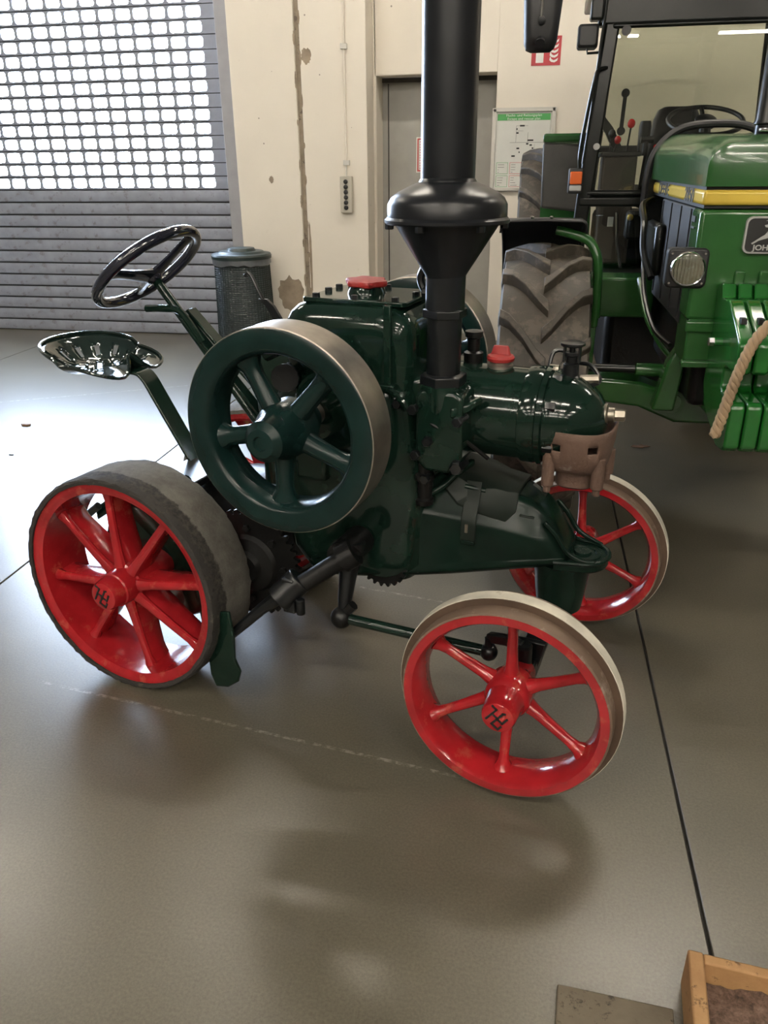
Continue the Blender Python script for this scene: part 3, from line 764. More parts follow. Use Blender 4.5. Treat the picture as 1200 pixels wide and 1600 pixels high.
MB().tube(curve3([(.86, -.10, 1.235), (.845, -.10, 1.25), (.838, -.10, 1.275), (.850, -.10, 1.30), (.875, -.11, 1.315), (.90, -.13, 1.31)], 5), .011, 10).cyl((.85, -.10, 1.236), (.88, -.105, 1.236), .018, n=10).build('breather_pipe', 'black', LT)
MB().lathe([(0, .02), (.02, .02), (.022, .028), (.05, .028), (.055, .018), (.09, .018), (.095, .026), (.11, .026), (.112, .01)], (.955, .02, 1.01), (0, 0, 1), 12).build('oiler', 'grease', LT)

# front casting that carries the front axle
secs = [(.46, .215, .36, .63, .66, .10), (.60, .215, .365, .64, .69, .12), (.74, .205, .385, .645, .72, .12), (.86, .185, .405, .645, .735, .12), (.96, .165, .42, .635, .72, .11), (1.06, .145, .44, .62, .70, .10), (1.14, .128, .455, .605, .685, .088), (1.205, .112, .466, .590, .655, .072), (1.245, .098, .472, .565, .60, .058), (1.270, .088, .476, .535, .545, .05), (1.29, .082, .478, .513, .513, .05)]
def nose_ring(x, hw, zb, zs, zt, ft):
    half = [(hw - .03, zb), (hw - .004, zb + .018), (hw + .006, zb + .032), (hw, zb + .05), (hw, zb + .3 * (zs - zb)), (hw, zs - .03), (hw - .006, zs - .010), (hw - .02, zs + .008), (ft, zs + .75 * (zt - zs)), (ft * .8, zt - .002), (ft * .3, zt)]
    half = [(y_, max(z, zb)) for y_, z in half]
    return [Vector((x, -y_, z)) for y_, z in half] + [Vector((x, y_, z)) for y_, z in reversed(half)]
m = MB().loft([nose_ring(*s) for s in secs])
nose = m.build('front_casting', 'satin', LT, sub=2)
# dished pivot plate at the tip
pp = []
for i in range(13):
    t = -PI / 2 + PI * i / 12; pp.append((1.315 + .078 * math.cos(t), .080 * math.sin(t)))
pp = [(1.25, -.095)] + pp + [(1.25, .095)]
MB().prism(pp, 'z', .472, .500).build('pivot_plate', 'satin', nose, bevel=.007, seg=3)
rimp = [Vector((x, y_, .503)) for x, y_ in pp]
MB().tube(rimp, .0075, 8).build('plate_rim', 'satin', nose)
MB().lathe([(0, .052), (.006, .052), (.007, .040), (.003, .038), (.004, .026), (.012, .024), (.013, 0)], (1.318, 0, .498), (0, 0, 1), 30).build('pivot_cap', 'satin', nose, smooth=30)
for s in (-1, 1):   # webs running from the casting down to the pivot plate
    MB().bar(curve3([(1.215, .088 * s, .62), (1.25, .086 * s, .585), (1.285, .083 * s, .535), (1.33, .078 * s, .512), (1.365, .062 * s, .507)], 4), (0, 1, 0), .012, .014).build('edge_rib', 'satin', nose, bevel=.004)
# hinged lid and strap
def lid_pt(x, y_, d=0):
    for a, b2 in zip(secs, secs[1:]):
        if a[0] <= x <= b2[0]:
            k = (x - a[0]) / (b2[0] - a[0]); s = [a[i] + (b2[i] - a[i]) * k for i in range(6)]; break
    hw, zb, zs, zt, ft = s[1:]
    ay = abs(y_)
    if ay < ft: z = zt - .006 * ay / ft
    else: z = zs + .75 * (zt - zs) + (ay - ft) / (hw - .02 - ft) * (zs + .008 - zs - .75 * (zt - zs))
    return Vector((x, y_, z + d))
rows = []
for x, ya in ((.93, -.125), (.97, -.138), (1.02, -.134), (1.07, -.126), (1.11, -.118), (1.135, -.10)):
    rows.append([lid_pt(x, ya + (0.10 - ya) * k / 8, .004) for k in range(9)])
vs = [p for r in rows for p in r] + [p + Vector((0, 0, .009)) for r in rows for p in r]
nr, nc = len(rows), 9; fs = []; o_ = nr * nc
for i in range(nr - 1):
    for j in range(nc - 1):
        q = (i * nc + j, i * nc + j + 1, (i + 1) * nc + j + 1, (i + 1) * nc + j)
        fs += [q, tuple(reversed([a + o_ for a in q]))]
per = [(0, j) for j in range(nc)] + [(i, nc - 1) for i in range(1, nr)] + [(nr - 1, j) for j in range(nc - 2, -1, -1)] + [(i, 0) for i in range(nr - 2, 0, -1)]
pi_ = [a * nc + b2 for a, b2 in per]
for i in range(len(pi_)):
    j = (i + 1) % len(pi_); fs.append((pi_[i], pi_[j], pi_[j] + o_, pi_[i] + o_))
MB().add(vs, fs).build('tank_lid', 'satin_lid', nose, bevel=.002)
MB().bar([lid_pt(1.01, -.10, .016), lid_pt(1.012, -.125, .014), Vector((1.013, -.153, .632)), Vector((1.014, -.160, .60)), Vector((1.015, -.162, .555))], (1, 0, 0), .045, .006).build('lid_strap', 'satin_lid', nose, bevel=.002)
MB().tube([lid_pt(.985, -.112, .018), lid_pt(1.045, -.104, .018)], .0065, 8).build('strap_hinge', 'satin', nose)
MB().box((.995, -.170, .548), (1.036, -.158, .560)).build('strap_foot', 'satin', nose, bevel=.002)
MB().box((1.006, -.169, .585), (1.014, -.163, .61)).build('strap_slot', 'bolt', nose)
cpv = [lid_pt(x, y_, d) for d in (.001, .006) for x, y_ in ((1.145, -.10), (1.185, -.088), (1.195, .03), (1.15, .05))]
MB().add(cpv, [(0, 1, 2, 3), (7, 6, 5, 4), (0, 4, 5, 1), (1, 5, 6, 2), (2, 6, 7, 3), (3, 7, 4, 0)]).build('cast_plate', 'satin_lid', nose, bevel=.002)
# raised web behind the lid up to the cylinder
MB().bar(curve3([(.80, -.17, .665), (.87, -.165, .672), (.92, -.14, .70), (.955, -.10, .735), (.985, -.04, .755)], 5), (0, 0, 1), .02, .02).build('casting_rib', 'satin', nose, bevel=.006)
# fuel pump column between block and casting
MB().lathe([(.66, .026), (.675, .028), (.68, .022), (.73, .022), (.735, .028), (.75, .028), (.755, .018), (.84, .018), (.845, .026), (.87, .026)], (.885, -.175, 0), (0, 0, 1), 14).build('fuel_pump', 'grease', LT, smooth=30)
MB().tube(curve3([(.885, -.175, .87), (.89, -.19, .91), (.93, -.2, .90), (.99, -.16, .86), (1.05, -.12, .80)], 6), .006, 8).build('fuel_pipe', 'grease', LT)

# front axle, pivot and steering linkage
MB().lathe([(.30, .050), (.315, .066), (.37, .074), (.44, .082), (.478, .090)], (1.262, 0, 0), (0, 0, 1), 32).build('pivot_housing', 'satin', LT)
MB().loft([superrect(1.24, y_, .032, .001, 0, 4, 2)[:0] or [Vector((1.24 + a, y_, z + b2)) for a, b2 in ((-.03, -.028), (.03, -.028), (.03, .028), (-.03, .028))] for y_, z in ((-.37, .285), (-.30, .275), (-.12, .30), (0, .315), (.12, .30), (.30, .275), (.37, .285))]).build('front_axle', 'black', LT, bevel=.006)
for s in (-1, 1):
    MB().cyl((1.236, .345 * s, .225), (1.236, .345 * s, .375), .026, n=16, bev=.005).cyl((1.236, .34 * s, .292), (1.236, .43 * s, .292), .022, n=14).build('kingpin', 'black', LT)
    MB().bar([(1.236, .345 * s, .365), (1.19, .335 * s, .37), (1.13, .31 * s, .35)], (0, 0, 1), .03, .022).build('steering_knuckle_arm', 'black', LT, bevel=.004)
MB().prism([(1.20, .36), (1.29, .36), (1.25, .20), (1.22, .20)], 'y', -.305, -.285).build('axle_gusset', 'black', LT, bevel=.004)
MB().lathe([(0, .016), (.05, .022), (.12, .026), (.19, .036), (.23, .04)], (.692, -.33, .335), (.08, .15, 1), 16).build('drop_arm', 'black', LT)
MB().sphere((.69, -.34, .325), .033, 18).cyl((.70, -.335, .34), (.725, -.33, .37), .017, n=8).build('ball_joint', 'grease', LT)
MB().cyl((.70, -.34, .325), (1.13, -.315, .305), .0165, n=16).build('drag_link', 'green', LT)
MB().sphere((1.135, -.315, .305), .026, 14).cyl((1.135, -.315, .30), (1.135, -.315, .35), .014, n=8).build('drag_link_joint', 'black', LT)
MB().cyl((.70, -.22, .53), (.70, -.35, .53), .045, n=18).build('steering_box_shaft', 'grease', LT)

# transmission and rear axle
tr = MB().loft([superrect(x, 0, .001, hy, 0, 4, 2)[:0] or [Vector((x, y_, z)) for y_, z in rr_] for x, hy, rr_ in [(x, hy, [(hy * math.cos(t) if True else 0, zc + hz * math.sin(t)) for t in [2 * PI * i / 20 for i in range(20)]]) for x, hy, zc, hz in ((-.12, .08, .38, .08), (-.10, .14, .39, .13), (0, .17, .42, .15), (.18, .18, .45, .16), (.42, .19, .48, .14))]])
tr.build('transmission', 'grease', LT, smooth=50)
MB().lathe([(-.36, .045), (-.30, .055), (-.2, .06), (-.17, .09), (.17, .09), (.2, .06), (.30, .055), (.36, .045)], (0, 0, .3593), AX, 24).build('rear_axle', 'grease', LT)
spk = []
for i in range(40 * 4):
    t = 2 * PI * i / 160; r = .172 + (.010 if i % 4 in (1, 2) else -.004)
    spk.append((.33 + r * math.cos(t), .395 + r * math.sin(t)))
sprk = MB().prism(spk, 'y', -.262, -.248).build('chain_sprocket', 'grease', LT)
MB().lathe([(-.30, 0), (-.30, .045), (-.285, .055), (-.275, .09), (-.262, .10), (-.25, .10)], (.33, 0, .395), AX, 28).build('sprocket_hub', 'grease', sprk)
hexbolts('sprocket_bolt', [((.33 + .125 * math.cos(t), -.262, .395 + .125 * math.sin(t)), (0, -1, 0)) for t in [2 * PI * i / 8 for i in range(8)]], .012, .012, 'grease', sprk)
MB().tube(curve3([(.20, -.30, .46), (.24, -.31, .42), (.255, -.31, .36), (.25, -.30, .30)], 5), .025, 10).build('brake_lever', 'grease', LT)
spk = []
for i in range(22 * 4):
    t = 2 * PI * i / 88; r = .075 + (.008 if i % 4 in (1, 2) else -.003)
    spk.append((.76 + r * math.cos(t), .455 + r * math.sin(t)))
MB().prism(spk, 'y', -.20, -.185).build('drive_gear', 'grease', LT)
# foot step / scraper bracket in front of the rear wheel
MB().cyl((.715, -.34, .535), (.57, -.40, .425), .027, n=18).cyl((.735, -.33, .55), (.70, -.345, .525), .043, n=18).build('step_tube', 'grease', LT)
MB().cyl((.585, -.385, .455), (.53, -.425, .395), .042, n=18).box((.545, -.43, .36), (.585, -.40, .47)).cyl((.60, -.42, .36), (.60, -.42, .41), .014, n=10).build('step_clamp', 'black', LT, bevel=.004)
MB().tube([(.54, -.41, .41), (.47, -.42, .35), (.41, -.44, .29), (.365, -.455, .245)], [.024, .018, .016, .014], 10).build('step_rod', 'black', LT)
poly = [(-.065, .115), (.052, .145), (.062, .06), (.056, -.02), (.075, -.06), (.062, -.10), (.02, -.135), (-.03, -.15), (-.048, -.11), (-.05, 0)]
m = MB().prism(poly, 'y', -.006, .006); m.build('foot_step', 'green', LT, loc=(.338, -.470, .205), rot=(0, 0, -.12), bevel=.004)
# rounded brake casing inboard of the rear wheel
MB().lathe([(-.30, .0), (-.30, .20), (-.292, .222), (-.27, .232), (-.17, .232), (-.155, .22), (-.15, .0)], (.0, 0, .365), AX, 48).build('brake_casing', 'green', LT, smooth=40)
MB().cyl((-.05, -.27, .60), (.12, -.27, .63), .035, n=16).build('axle_tube', 'green', LT)
MB().bar(curve3([(-.44, -.10, .37), (-.38, -.10, .41), (-.30, -.10, .46), (-.18, -.1, .47), (-.06, -.1, .46)], 5), (0, 0, 1), .05, .02).build('drawbar_bracket', 'green', LT, bevel=.005)
MB().cyl((-.47, -.15, .36), (-.39, -.14, .425), .014, n=10).build('hitch_pin', 'black', LT)
MB().bar([(-.36, -.05, .30), (-.1, -.05, .33), (.0, -.05, .33)], (0, 1, 0), .12, .03).build('drawbar', 'grease', LT, bevel=.005)
MB().bar([(.32, .30, .44), (.47, .30, .47), (.52, .3, .46)], (0, 1, 0), .10, .04).build('control_pedal', 'cap_red', LT, bevel=.008, label='red pedal low behind the chain sprocket')

# seat on its flat spring bar
def seat():
    cx, cz = -.400, .905
    NR, NT = 11, 56
    def P_(r, t):
        c_, s_ = math.cos(t), math.sin(t)     # t=0 forwards
        R = .188
        if abs(t) < PI / 2:   # front lobes with a notch in the middle
            R = .172 + .028 * math.exp(-((abs(t) - .80) / .38) ** 2) - .045 * math.exp(-(t / .28) ** 2)
        x = r * R * c_ * 1.02; y_ = r * R * s_ * 1.04
        back = max(0, -c_)
        z = (.030 + .060 * back ** .8) * max(0, (r - .45) / .55) ** 1.6
        if c_ > 0: z = .022 * max(0, (r - .6) / .4) ** 2 - .045 * c_ ** 2 * max(0, (r - .55) / .45) ** 2 * (1 - math.exp(-(t / .3) ** 2)) + .038 * math.exp(-(t / .22) ** 2) * r ** 2
        z += .02 * (1 - c_ * c_) * max(0, (r - .5) / .5)
        return Vector((cx + x, y_, cz + z))
    m = MB()
    vs = [P_(.001, 0)]
    for i in range(1, NR + 1):
        for j in range(NT):
            t = 2 * PI * j / NT
            if t > PI: t -= 2 * PI
            vs.append(P_(i / NR, t))
    fs = []
    for j in range(NT): fs.append((0, 1 + j, 1 + (j + 1) % NT))
    for i in range(1, NR):
        for j in range(NT):
            t = 2 * PI * (j + .5) / NT
            if t > PI: t -= 2 * PI
            rad = (i + .5) / NR
            # slots through the pan
            if j % 4 == 1 and abs(t) > .75 and (i in (7, 8) or i == 4) and abs(t) < 3.2: continue
            a = 1 + (i - 1) * NT; b2 = 1 + i * NT
            fs.append((a + j, a + (j + 1) % NT, b2 + (j + 1) % NT, b2 + j))
    m.add(vs, fs)
    st = m.build('seat', 'seatpan', LT, solid=.006, smooth=60)
    rimv = [P_(1.0, (2 * PI * j / NT) if j <= NT // 2 else 2 * PI * j / NT - 2 * PI) for j in range(NT)]
    MB().tube(rimv, .0055, 8, closed=True).build('rolled_edge', 'seatpan', st)
seat()
MB().bar(curve3([(-.46, 0, .893), (-.34, 0, .893), (-.245, 0, .902), (-.205, 0, .885), (-.165, 0, .82), (-.09, 0, .69), (-.035, 0, .60), (.0, 0, .565), (.06, 0, .55)], 5), (0, 1, 0), .075, .011).build('seat_bar', 'green', LT, bevel=.003)
MB().box((-.06, -.20, .585), (.10, .02, .612)).build('seat_base', 'black', LT, bevel=.005)

# steering wheel and column
cn = Vector((-.62, 0, .785)).normalized(); ce = Vector((.785, 0, .62)).normalized(); cy_ = Vector((0, 1, 0)); C0 = Vector((-.222, .09, 1.236))
sw = MB().tube([C0 + (cy_ * math.cos(t) + ce * math.sin(t)) * .195 for t in [2 * PI * i / 64 for i in range(64)]], .0185, 14, closed=True).build('steering_wheel', 'steer', LT)
for k in range(3):
    t = math.radians(60 + 120 * k)
    d = cy_ * math.cos(t) + ce * math.sin(t)
    tg = cy_ * -math.sin(t) + ce * math.cos(t)
    rings = []
    for r, dn, w_, h_ in ((.01, -.030, .034, .017), (.04, -.026, .030, .014), (.09, -.016, .023, .011), (.15, -.004, .021, .011), (.185, 0, .030, .013)):
        rings.append([C0 + d * r + cn * dn + tg * w_ * math.cos(2 * PI * a / 10) + cn * h_ * math.sin(2 * PI * a / 10) for a in range(10)])
    MB().loft(rings).build('wheel_spoke', 'steer', sw)
MB().lathe([(-.055, .020), (-.045, .028), (-.022, .030), (-.014, .022), (-.012, 0)], C0, cn, 24).build('wheel_hub', 'steer', sw)
cb_ = C0 - cn * .05
MB().cyl(cb_, cb_ - cn * .60, .0165, n=18).build('steering_column', 'green', LT)
MB().bar([cb_ - cn * .14, cb_ - cn * .16 + Vector((.01, 0, 0)), cb_ - cn * .62 + Vector((.05, 0, 0))], (0, 1, 0), .045, .012).build('column_bracket', 'green', LT, bevel=.003)
MB().bar([cb_ - cn * .12 + Vector((.03, .03, 0)), cb_ - cn * .30 + Vector((.06, .03, 0)), cb_ - cn * .56 + Vector((.11, .03, 0))], (0, 1, 0), .05, .012).build('column_stay', 'green', LT, bevel=.003)
MB().tube(curve3([(-.215, .05, 1.108), (-.15, .05, 1.112), (-.085, .05, 1.11), (-.05, .05, 1.08), (.0, .05, 1.01)], 5), .012, 10).build('throttle_lever', 'green', LT)
MB().tube([(.190, .05, 1.232), (.200, .05, 1.243), (.213, .05, 1.235), (.235, .05, 1.19), (.258, .05, 1.150)], .006, 8).bar([(.25, .05, 1.165), (.275, .05, 1.145), (.33, .05, 1.06), (.36, .05, .9)], (1, 0, 0), .03, .012).build('clutch_lever', 'black', LT)
# bits of engine seen through the flywheel
MB().loft([superrect(.40, .02, .10, .15, z, 28, 5) for z in (.62, .80)] + [superrect(.39, .02, .115, .14, .98, 28, 5), superrect(.40, .02, .09, .12, 1.03, 28, 5)]).build('breather_chamber', 'green', LT, smooth=50)
MB().lathe([(0, .04), (.05, .04), (.055, .03), (.09, .03), (.095, .04), (.11, .04)], (.45, -.13, .98), (.3, -1, .2), 14).build('chamber_flange', 'grease', LT)
MB().tube(curve3([(.42, -.22, 1.06), (.50, -.24, 1.09), (.58, -.24, 1.06), (.62, -.23, 1.0)], 6), .02, 10).build('intake_bend', 'green', LT)
MB().cyl((.66, -.22, 1.06), (.66, -.26, 1.06), .022, n=8).cyl((.70, -.22, 1.0), (.70, -.28, 1.0), .018, n=8).cyl((.74, -.22, .80), (.74, -.27, .80), .02, n=8).build('governor_linkage', 'grease', LT)
MB().tube(curve3([(.70, -.25, 1.03), (.74, -.26, .93), (.78, -.26, .85), (.76, -.26, .75)], 6), .009, 8).build('governor_rod', 'grease', LT)
MB().box((.50, -.235, .70), (.60, -.19, .80)).build('inspection_cover', 'green', LT, bevel=.012)

# ------------------------------------------------------------------ the green tractor behind (world coordinates, stored relative to its root)
JO = (.82, 3.6, 0)
JT = empty('green_tractor', JO, 'large bright green farm tractor with black cab and yellow stripe, numbered 2850', 'tractor')
def J(): return MB(off=JO)

def lugged_tyre(cx, cy, R, W, rim_r, nl, lug_h, name):
    """agricultural tyre, axle along x"""
    m = MB()
    hw = W / 2
    prof = [(-hw * .62, rim_r), (-hw * .80, rim_r + .02), (-hw * .97, rim_r + (R - rim_r) * .40), (-hw * .99, rim_r + (R - rim_r) * .62), (-hw * .93, R - lug_h * 1.5), (-hw * .6, R - lug_h * 1.05), (0, R - lug_h * .9),
            (hw * .6, R - lug_h * 1.05), (hw * .93, R - lug_h * 1.5), (hw * .99, rim_r + (R - rim_r) * .62), (hw * .97, rim_r + (R - rim_r) * .40), (hw * .80, rim_r + .02), (hw * .62, rim_r)]
    t = m.lathe(prof, (0, 0, 0), (1, 0, 0), 64, closed=True).build(name, 'tyre', JT, loc=(cx - JO[0], cy - JO[1], R), smooth=45)
    lm = MB()
    def pt(u, th, r): return Vector((u, r * math.cos(th), r * math.sin(th)))
    for s in (-1, 1):
        for k in range(nl):
            th0 = 2 * PI * (k + (.5 if s > 0 else 0)) / nl
            rings = []
            for q, (uu, dth, rt_, hw_) in enumerate(((-.06, -.02, 0, .030), (.15, .03, 0, .026), (.45, .13, -.002, .024), (.75, .215, -.010, .024), (.97, .26, -.030, .026), (1.0, .275, -.085, .028))):
                u = s * hw * uu; th = th0 - dth * (22 / nl) * .95
                base = R - lug_h * 1.6 if q < 5 else R - lug_h * 2.2
                top = R + rt_
                if q == 5: base -= .02
                w2 = hw_ / R
                sl = .55
                rings.append([pt(u, th - w2 * 1.35, base), pt(u, th - w2 * .8, top), pt(u, th + w2 * .8, top), pt(u, th + w2 * 1.35, base)])
            lm.loft(rings)
    lo = lm.build('tread_lugs', 'tyre', t, bevel=.004, seg=1); lo['kind'] = 'stuff'
    return t
def wheel_set(cx, cy, R, W, rim_r, nl, lug_h, nm):
    t = lugged_tyre(cx, cy, R, W, rim_r, nl, lug_h, nm)
    MB().lathe([(-W * .31, rim_r + .006), (-W * .31, rim_r - .02), (-.02, rim_r - .04), (-.02, .12), (.03, .10), (.03, 0)], (0, 0, 0), (1, 0, 0), 40).lathe([(W * .31, rim_r + .006), (W * .31, rim_r - .02), (.0, rim_r - .04)], (0, 0, 0), (1, 0, 0), 40).build('rim', 'yellow', t, solid=.006)
wheel_set(.066, 3.62, .615, .372, .31, 16, .044, 'front_tyre')
wheel_set(1.574, 3.62, .615, .372, .31, 16, .044, 'front_tyre')
wheel_set(.10, 5.95, .82, .43, .49, 22, .040, 'rear_tyre')
wheel_set(1.54, 5.95, .82, .43, .49, 22, .040, 'rear_tyre')

for cx in (.05, 1.59):   # front mudguards, black sheet arched over the tyre
    rings = []
    for i in range(13):
        t = math.radians(84 + 8 * i); r = .715
        c_, s_ = math.cos(t), math.sin(t)
        row = []
        for u, dr in ((-.195, -.05), (-.19, -.012), (-.17, 0), (0, .004), (.15, 0), (.17, -.012), (.175, -.05)): row.append(Vector((cx + u, 3.62 - (r + dr) * c_, .615 + (r + dr) * s_)))
        rings.append(row)
    m = J(); nn = 7
    m.v = [p for r in rings for p in r]
    m.f = [(i * nn + j, i * nn + j + 1, (i + 1) * nn + j + 1, (i + 1) * nn + j) for i in range(12) for j in range(nn - 1)]
    fd = m.build('front_mudguard', 'plastic', JT, solid=.008, smooth=50)
    for u in (-.06, .02):
        J().lathe([(0, .009), (.008, .008), (.009, 0)], (cx + u, 3.56, 1.333), (0, -.3, 1), 10).build('mudguard_bolt', 'chrome', fd)
J().tube(curve3([(.10, 3.66, 1.28), (.17, 3.64, 1.265), (.235, 3.62, 1.24), (.272, 3.60, 1.185), (.285, 3.60, 1.10), (.292, 3.60, .92)], 6), .021, 12).build('mudguard_bracket', 'jd', JT)
J().tube([(.290, 3.60, .93), (.288, 3.60, .88)], .017, 10).box((.262, 3.60, .70), (.30, 3.68, .88)).build('bracket_foot', 'jd', JT, bevel=.004)

# rear fenders
for s in (0, 1):
    cx = .17 if s == 0 else 1.47
    m = J(); rings = []
    for i in range(15):
        t = math.radians(20 + 9.5 * i); r = .895
        rings.append([Vector((cx - .14, 5.95 - r * math.cos(t), .82 + r * math.sin(t))), Vector((cx + .16, 5.95 - r * math.cos(t), .82 + r * math.sin(t))), Vector((cx + .16, 5.95 - (r - .03) * math.cos(t), .82 + (r - .03) * math.sin(t))), Vector((cx - .14, 5.95 - (r - .03) * math.cos(t), .82 + (r - .03) * math.sin(t)))])
    m.loft(rings); m.build('rear_fender', 'jd', JT)
    J().prism([(cx - .15, 1.655), (cx + .13, 1.64), (cx + .13, 1.15), (cx + .07, 1.28), (cx - .14, 1.30)], 'y', 5.06, 5.10).build('fender_shield', 'fend_grey', JT, bevel=.015)
    J().box((cx - .15, 5.04, 1.655), (cx + .13, 5.5, 1.70)).build('fender_top', 'jd', JT, bevel=.012)
    J().box((cx + .05, 4.98, 1.62), (cx + .16, 5.08, 1.70)).build('fender_lamp', 'plastic', JT, bevel=.015)

# bonnet
XL, XR = .56, 1.08
def hood_ring(y, xl, xr, z0, z1, r=.085, n=7):
    pts = [(xl, z0)]
    for i in range(n + 1):
        t = PI - PI / 2 * i / n; pts.append((xl + r + r * math.cos(t), z1 - r + r * math.sin(t)))
    for i in range(n + 1):
        t = PI / 2 - PI / 2 * i / n; pts.append((xr - r + r * math.cos(t), z1 - r + r * math.sin(t)))
    pts.append((xr, z0))
    return [Vector((x, y, z)) for x, z in pts]
J().loft([hood_ring(3.0, XL + .02, XR - .02, 1.470, 1.575, .05), hood_ring(3.012, XL + .004, XR - .004, 1.470, 1.605, .075), hood_ring(3.06, XL, XR, 1.470, 1.625), hood_ring(3.5, XL - .005, XR + .005, 1.470, 1.64), hood_ring(4.28, XL - .012, XR + .012, 1.470, 1.665, .11)]).build('bonnet', 'jd', JT, smooth=40)
J().box((XL + .01, 3.02, 1.40), (XR - .01, 4.30, 1.475)).build('bonnet_groove', 'ink', JT)
J().box((XL, 3.0, 1.410), (XR, 4.28, 1.459)).build('stripe', 'yellow', JT, bevel=.012)
gp = J().box((XL, 3.0, 1.025), (XR, 3.16, 1.396)).build('front_panel', 'jd', JT, bevel=.014, seg=3)
J().box((XL + .006, 3.16, .98), (XR - .006, 3.95, 1.396)).build('side_grille', 'mesh_grey', JT, bevel=.006)
for y in (3.20, 3.42, 3.66, 3.90):
    J().box((XL + .001, y, 1.0), (XL + .008, y + .008, 1.39)).build('grille_rib', 'mesh_grey', JT)
J().box((XL - .004, 3.07, 1.33), (XL + .002, 3.14, 1.337)).box((XL - .004, 3.07, 1.352), (XL + .002, 3.14, 1.372)).build('small_vents', 'ink', gp)
J().box((XL + .01, 2.99, .865), (XR - .01, 3.20, 1.03)).build('lower_panel', 'jd', JT, bevel=.008)
J().box((XL, 2.975, .985), (XR, 3.0, 1.025)).box((XL, 2.96, .86), (XR, 3.0, .885)).build('panel_flange', 'jd', JT, bevel=.006)
J().box((.70, 2.985, 1.15), (.735, 3.0, 1.20)).box((.78, 2.985, 1.155), (1.0, 3.0, 1.20)).build('panel_boss', 'jd', gp, bevel=.006)
# numbers on the side of the stripe (side faces -x)
st_ = [c for c in JT.children if c.name == 'stripe'][0]
mtext('number_text', '2850', .068, 'ink', st_, (XL - .001 - JO[0], 3.27 - JO[1], 1.434), (PI / 2, 0, -PI / 2), .0006, 1.45, .0010)
mtext('maker_text', 'DEERE', .066, 'ink', st_, (XL - .001 - JO[0], 3.92 - JO[1], 1.434), (PI / 2, 0, -PI / 2), .0006, 1.6, .0010)
# badge with leaping stag
BX, BZ = .822, 1.317
bd = J().prism([(BX + x, BZ + z) for x, z in rrect(.112, .060, .022)], 'y', 2.985, 3.0).build('badge', 'silver', JT)
J().prism([(BX + x, BZ + z) for x, z in rrect(.106, .054, .018)], 'y', 2.982, 2.986).build('badge_field', 'ink', bd)
deer = [(-.088, -.028), (-.060, -.008), (-.048, .000), (-.040, .012), (-.038, .022), (-.050, .024), (-.054, .030), (-.044, .033), (-.040, .036), (-.046, .044), (-.052, .044), (-.044, .048), (-.040, .052), (-.036, .046), (-.034, .038), (-.028, .044), (-.024, .044), (-.028, .036), (-.024, .026), (-.022, .012), (.0, .013), (.028, .012), (.048, .008), (.052, .012), (.054, .002), (.066, -.014), (.085, -.022), (.083, -.027), (.062, -.020), (.048, -.010), (.038, -.010), (.052, -.026), (.047, -.028), (.028, -.010), (.0, -.006), (-.022, -.008), (-.034, -.010), (-.048, -.014), (-.066, -.020), (-.084, -.032)]
J().prism([(BX + x, BZ + z + .002) for x, z in deer], 'y', 2.9805, 2.982).build('stag_emblem', 'silver', bd)
mtext('badge_text', 'JOHN DEERE', .0245, 'silver', bd, (BX - JO[0], 2.981 - JO[1], BZ - .041), (PI / 2, 0, 0), .0006, 1.15, .0007)
# headlight
for hx in (.538, 1.102):
    hz = 1.205
    hl = J().prism([(hx + x, hz + z) for x, z in rrect(.070, .068, .02)], 'y', 2.985, 3.04).build('headlight', 'plastic', JT, bevel=.008)
    J().lathe([(-.022, .052), (-.02, .060), (.004, .058), (.008, .0555), (.006, .052)], (hx, 2.965, hz), (0, -1, 0), 32, closed=True).build('lamp_ring', 'chrome', hl)
    J().lathe([(.004, .053), (-.006, .046), (-.014, .032), (-.0185, .014), (-.010, .011), (-.008, 0)], (hx, 2.965, hz), (0, -1, 0), 32).build('reflector', 'reflector', hl)
    J().lathe([(.0045, .0535), (.008, .04), (.010, .02), (.0105, 0)], (hx, 2.965, hz), (0, -1, 0), 32).build('lens', 'lens', hl)
    for a, b2 in ((.055, .05), (-.055, .05), (.055, -.05), (-.055, -.05)):
        J().lathe([(0, .005), (.004, .004), (.004, 0)], (hx + a, 2.985, hz + b2), (0, -1, 0), 8).build('screw', 'chrome', hl)
# hood edge trim in front of the windscreen
J().tube(curve3([(XL - .03, 4.32, 1.30), (XL - .03, 4.32, 1.47), (XL + .0, 4.32, 1.60), (XL + .10, 4.32, 1.69), (.82, 4.32, 1.71), (XR - .10, 4.32, 1.69), (XR, 4.32, 1.60), (XR + .03, 4.32, 1.47)], 6), .018, 10).build('bonnet_seal', 'plastic', JT)
J().prism([(XL + .02, 1.0), (XL - .03, 1.3), (XL - .02, 1.47), (XL + .06, 1.60), (.82, 1.66), (XR - .06, 1.60), (XR + .02, 1.47), (XR, 1.0)], 'y', 4.29, 4.36).build('firewall', 'cab', JT)
# exhaust stack beside the bonnet
J().lathe([(1.60, .06), (1.64, .055), (1.645, .04), (1.68, .04), (1.685, .047), (1.69, .047), (1.70, .042), (2.9, .042)], (.90, 3.75, 0), (0, 0, 1), 24).build('exhaust_stack', 'cab', JT)
hexbolts('clamp_bolt', [], .01, .01, 'chrome', JT)
J().box((.865, 3.68, 1.655), (.935, 3.71, 1.67)).build('stack_clamp', 'chrome', JT, bevel=.004)

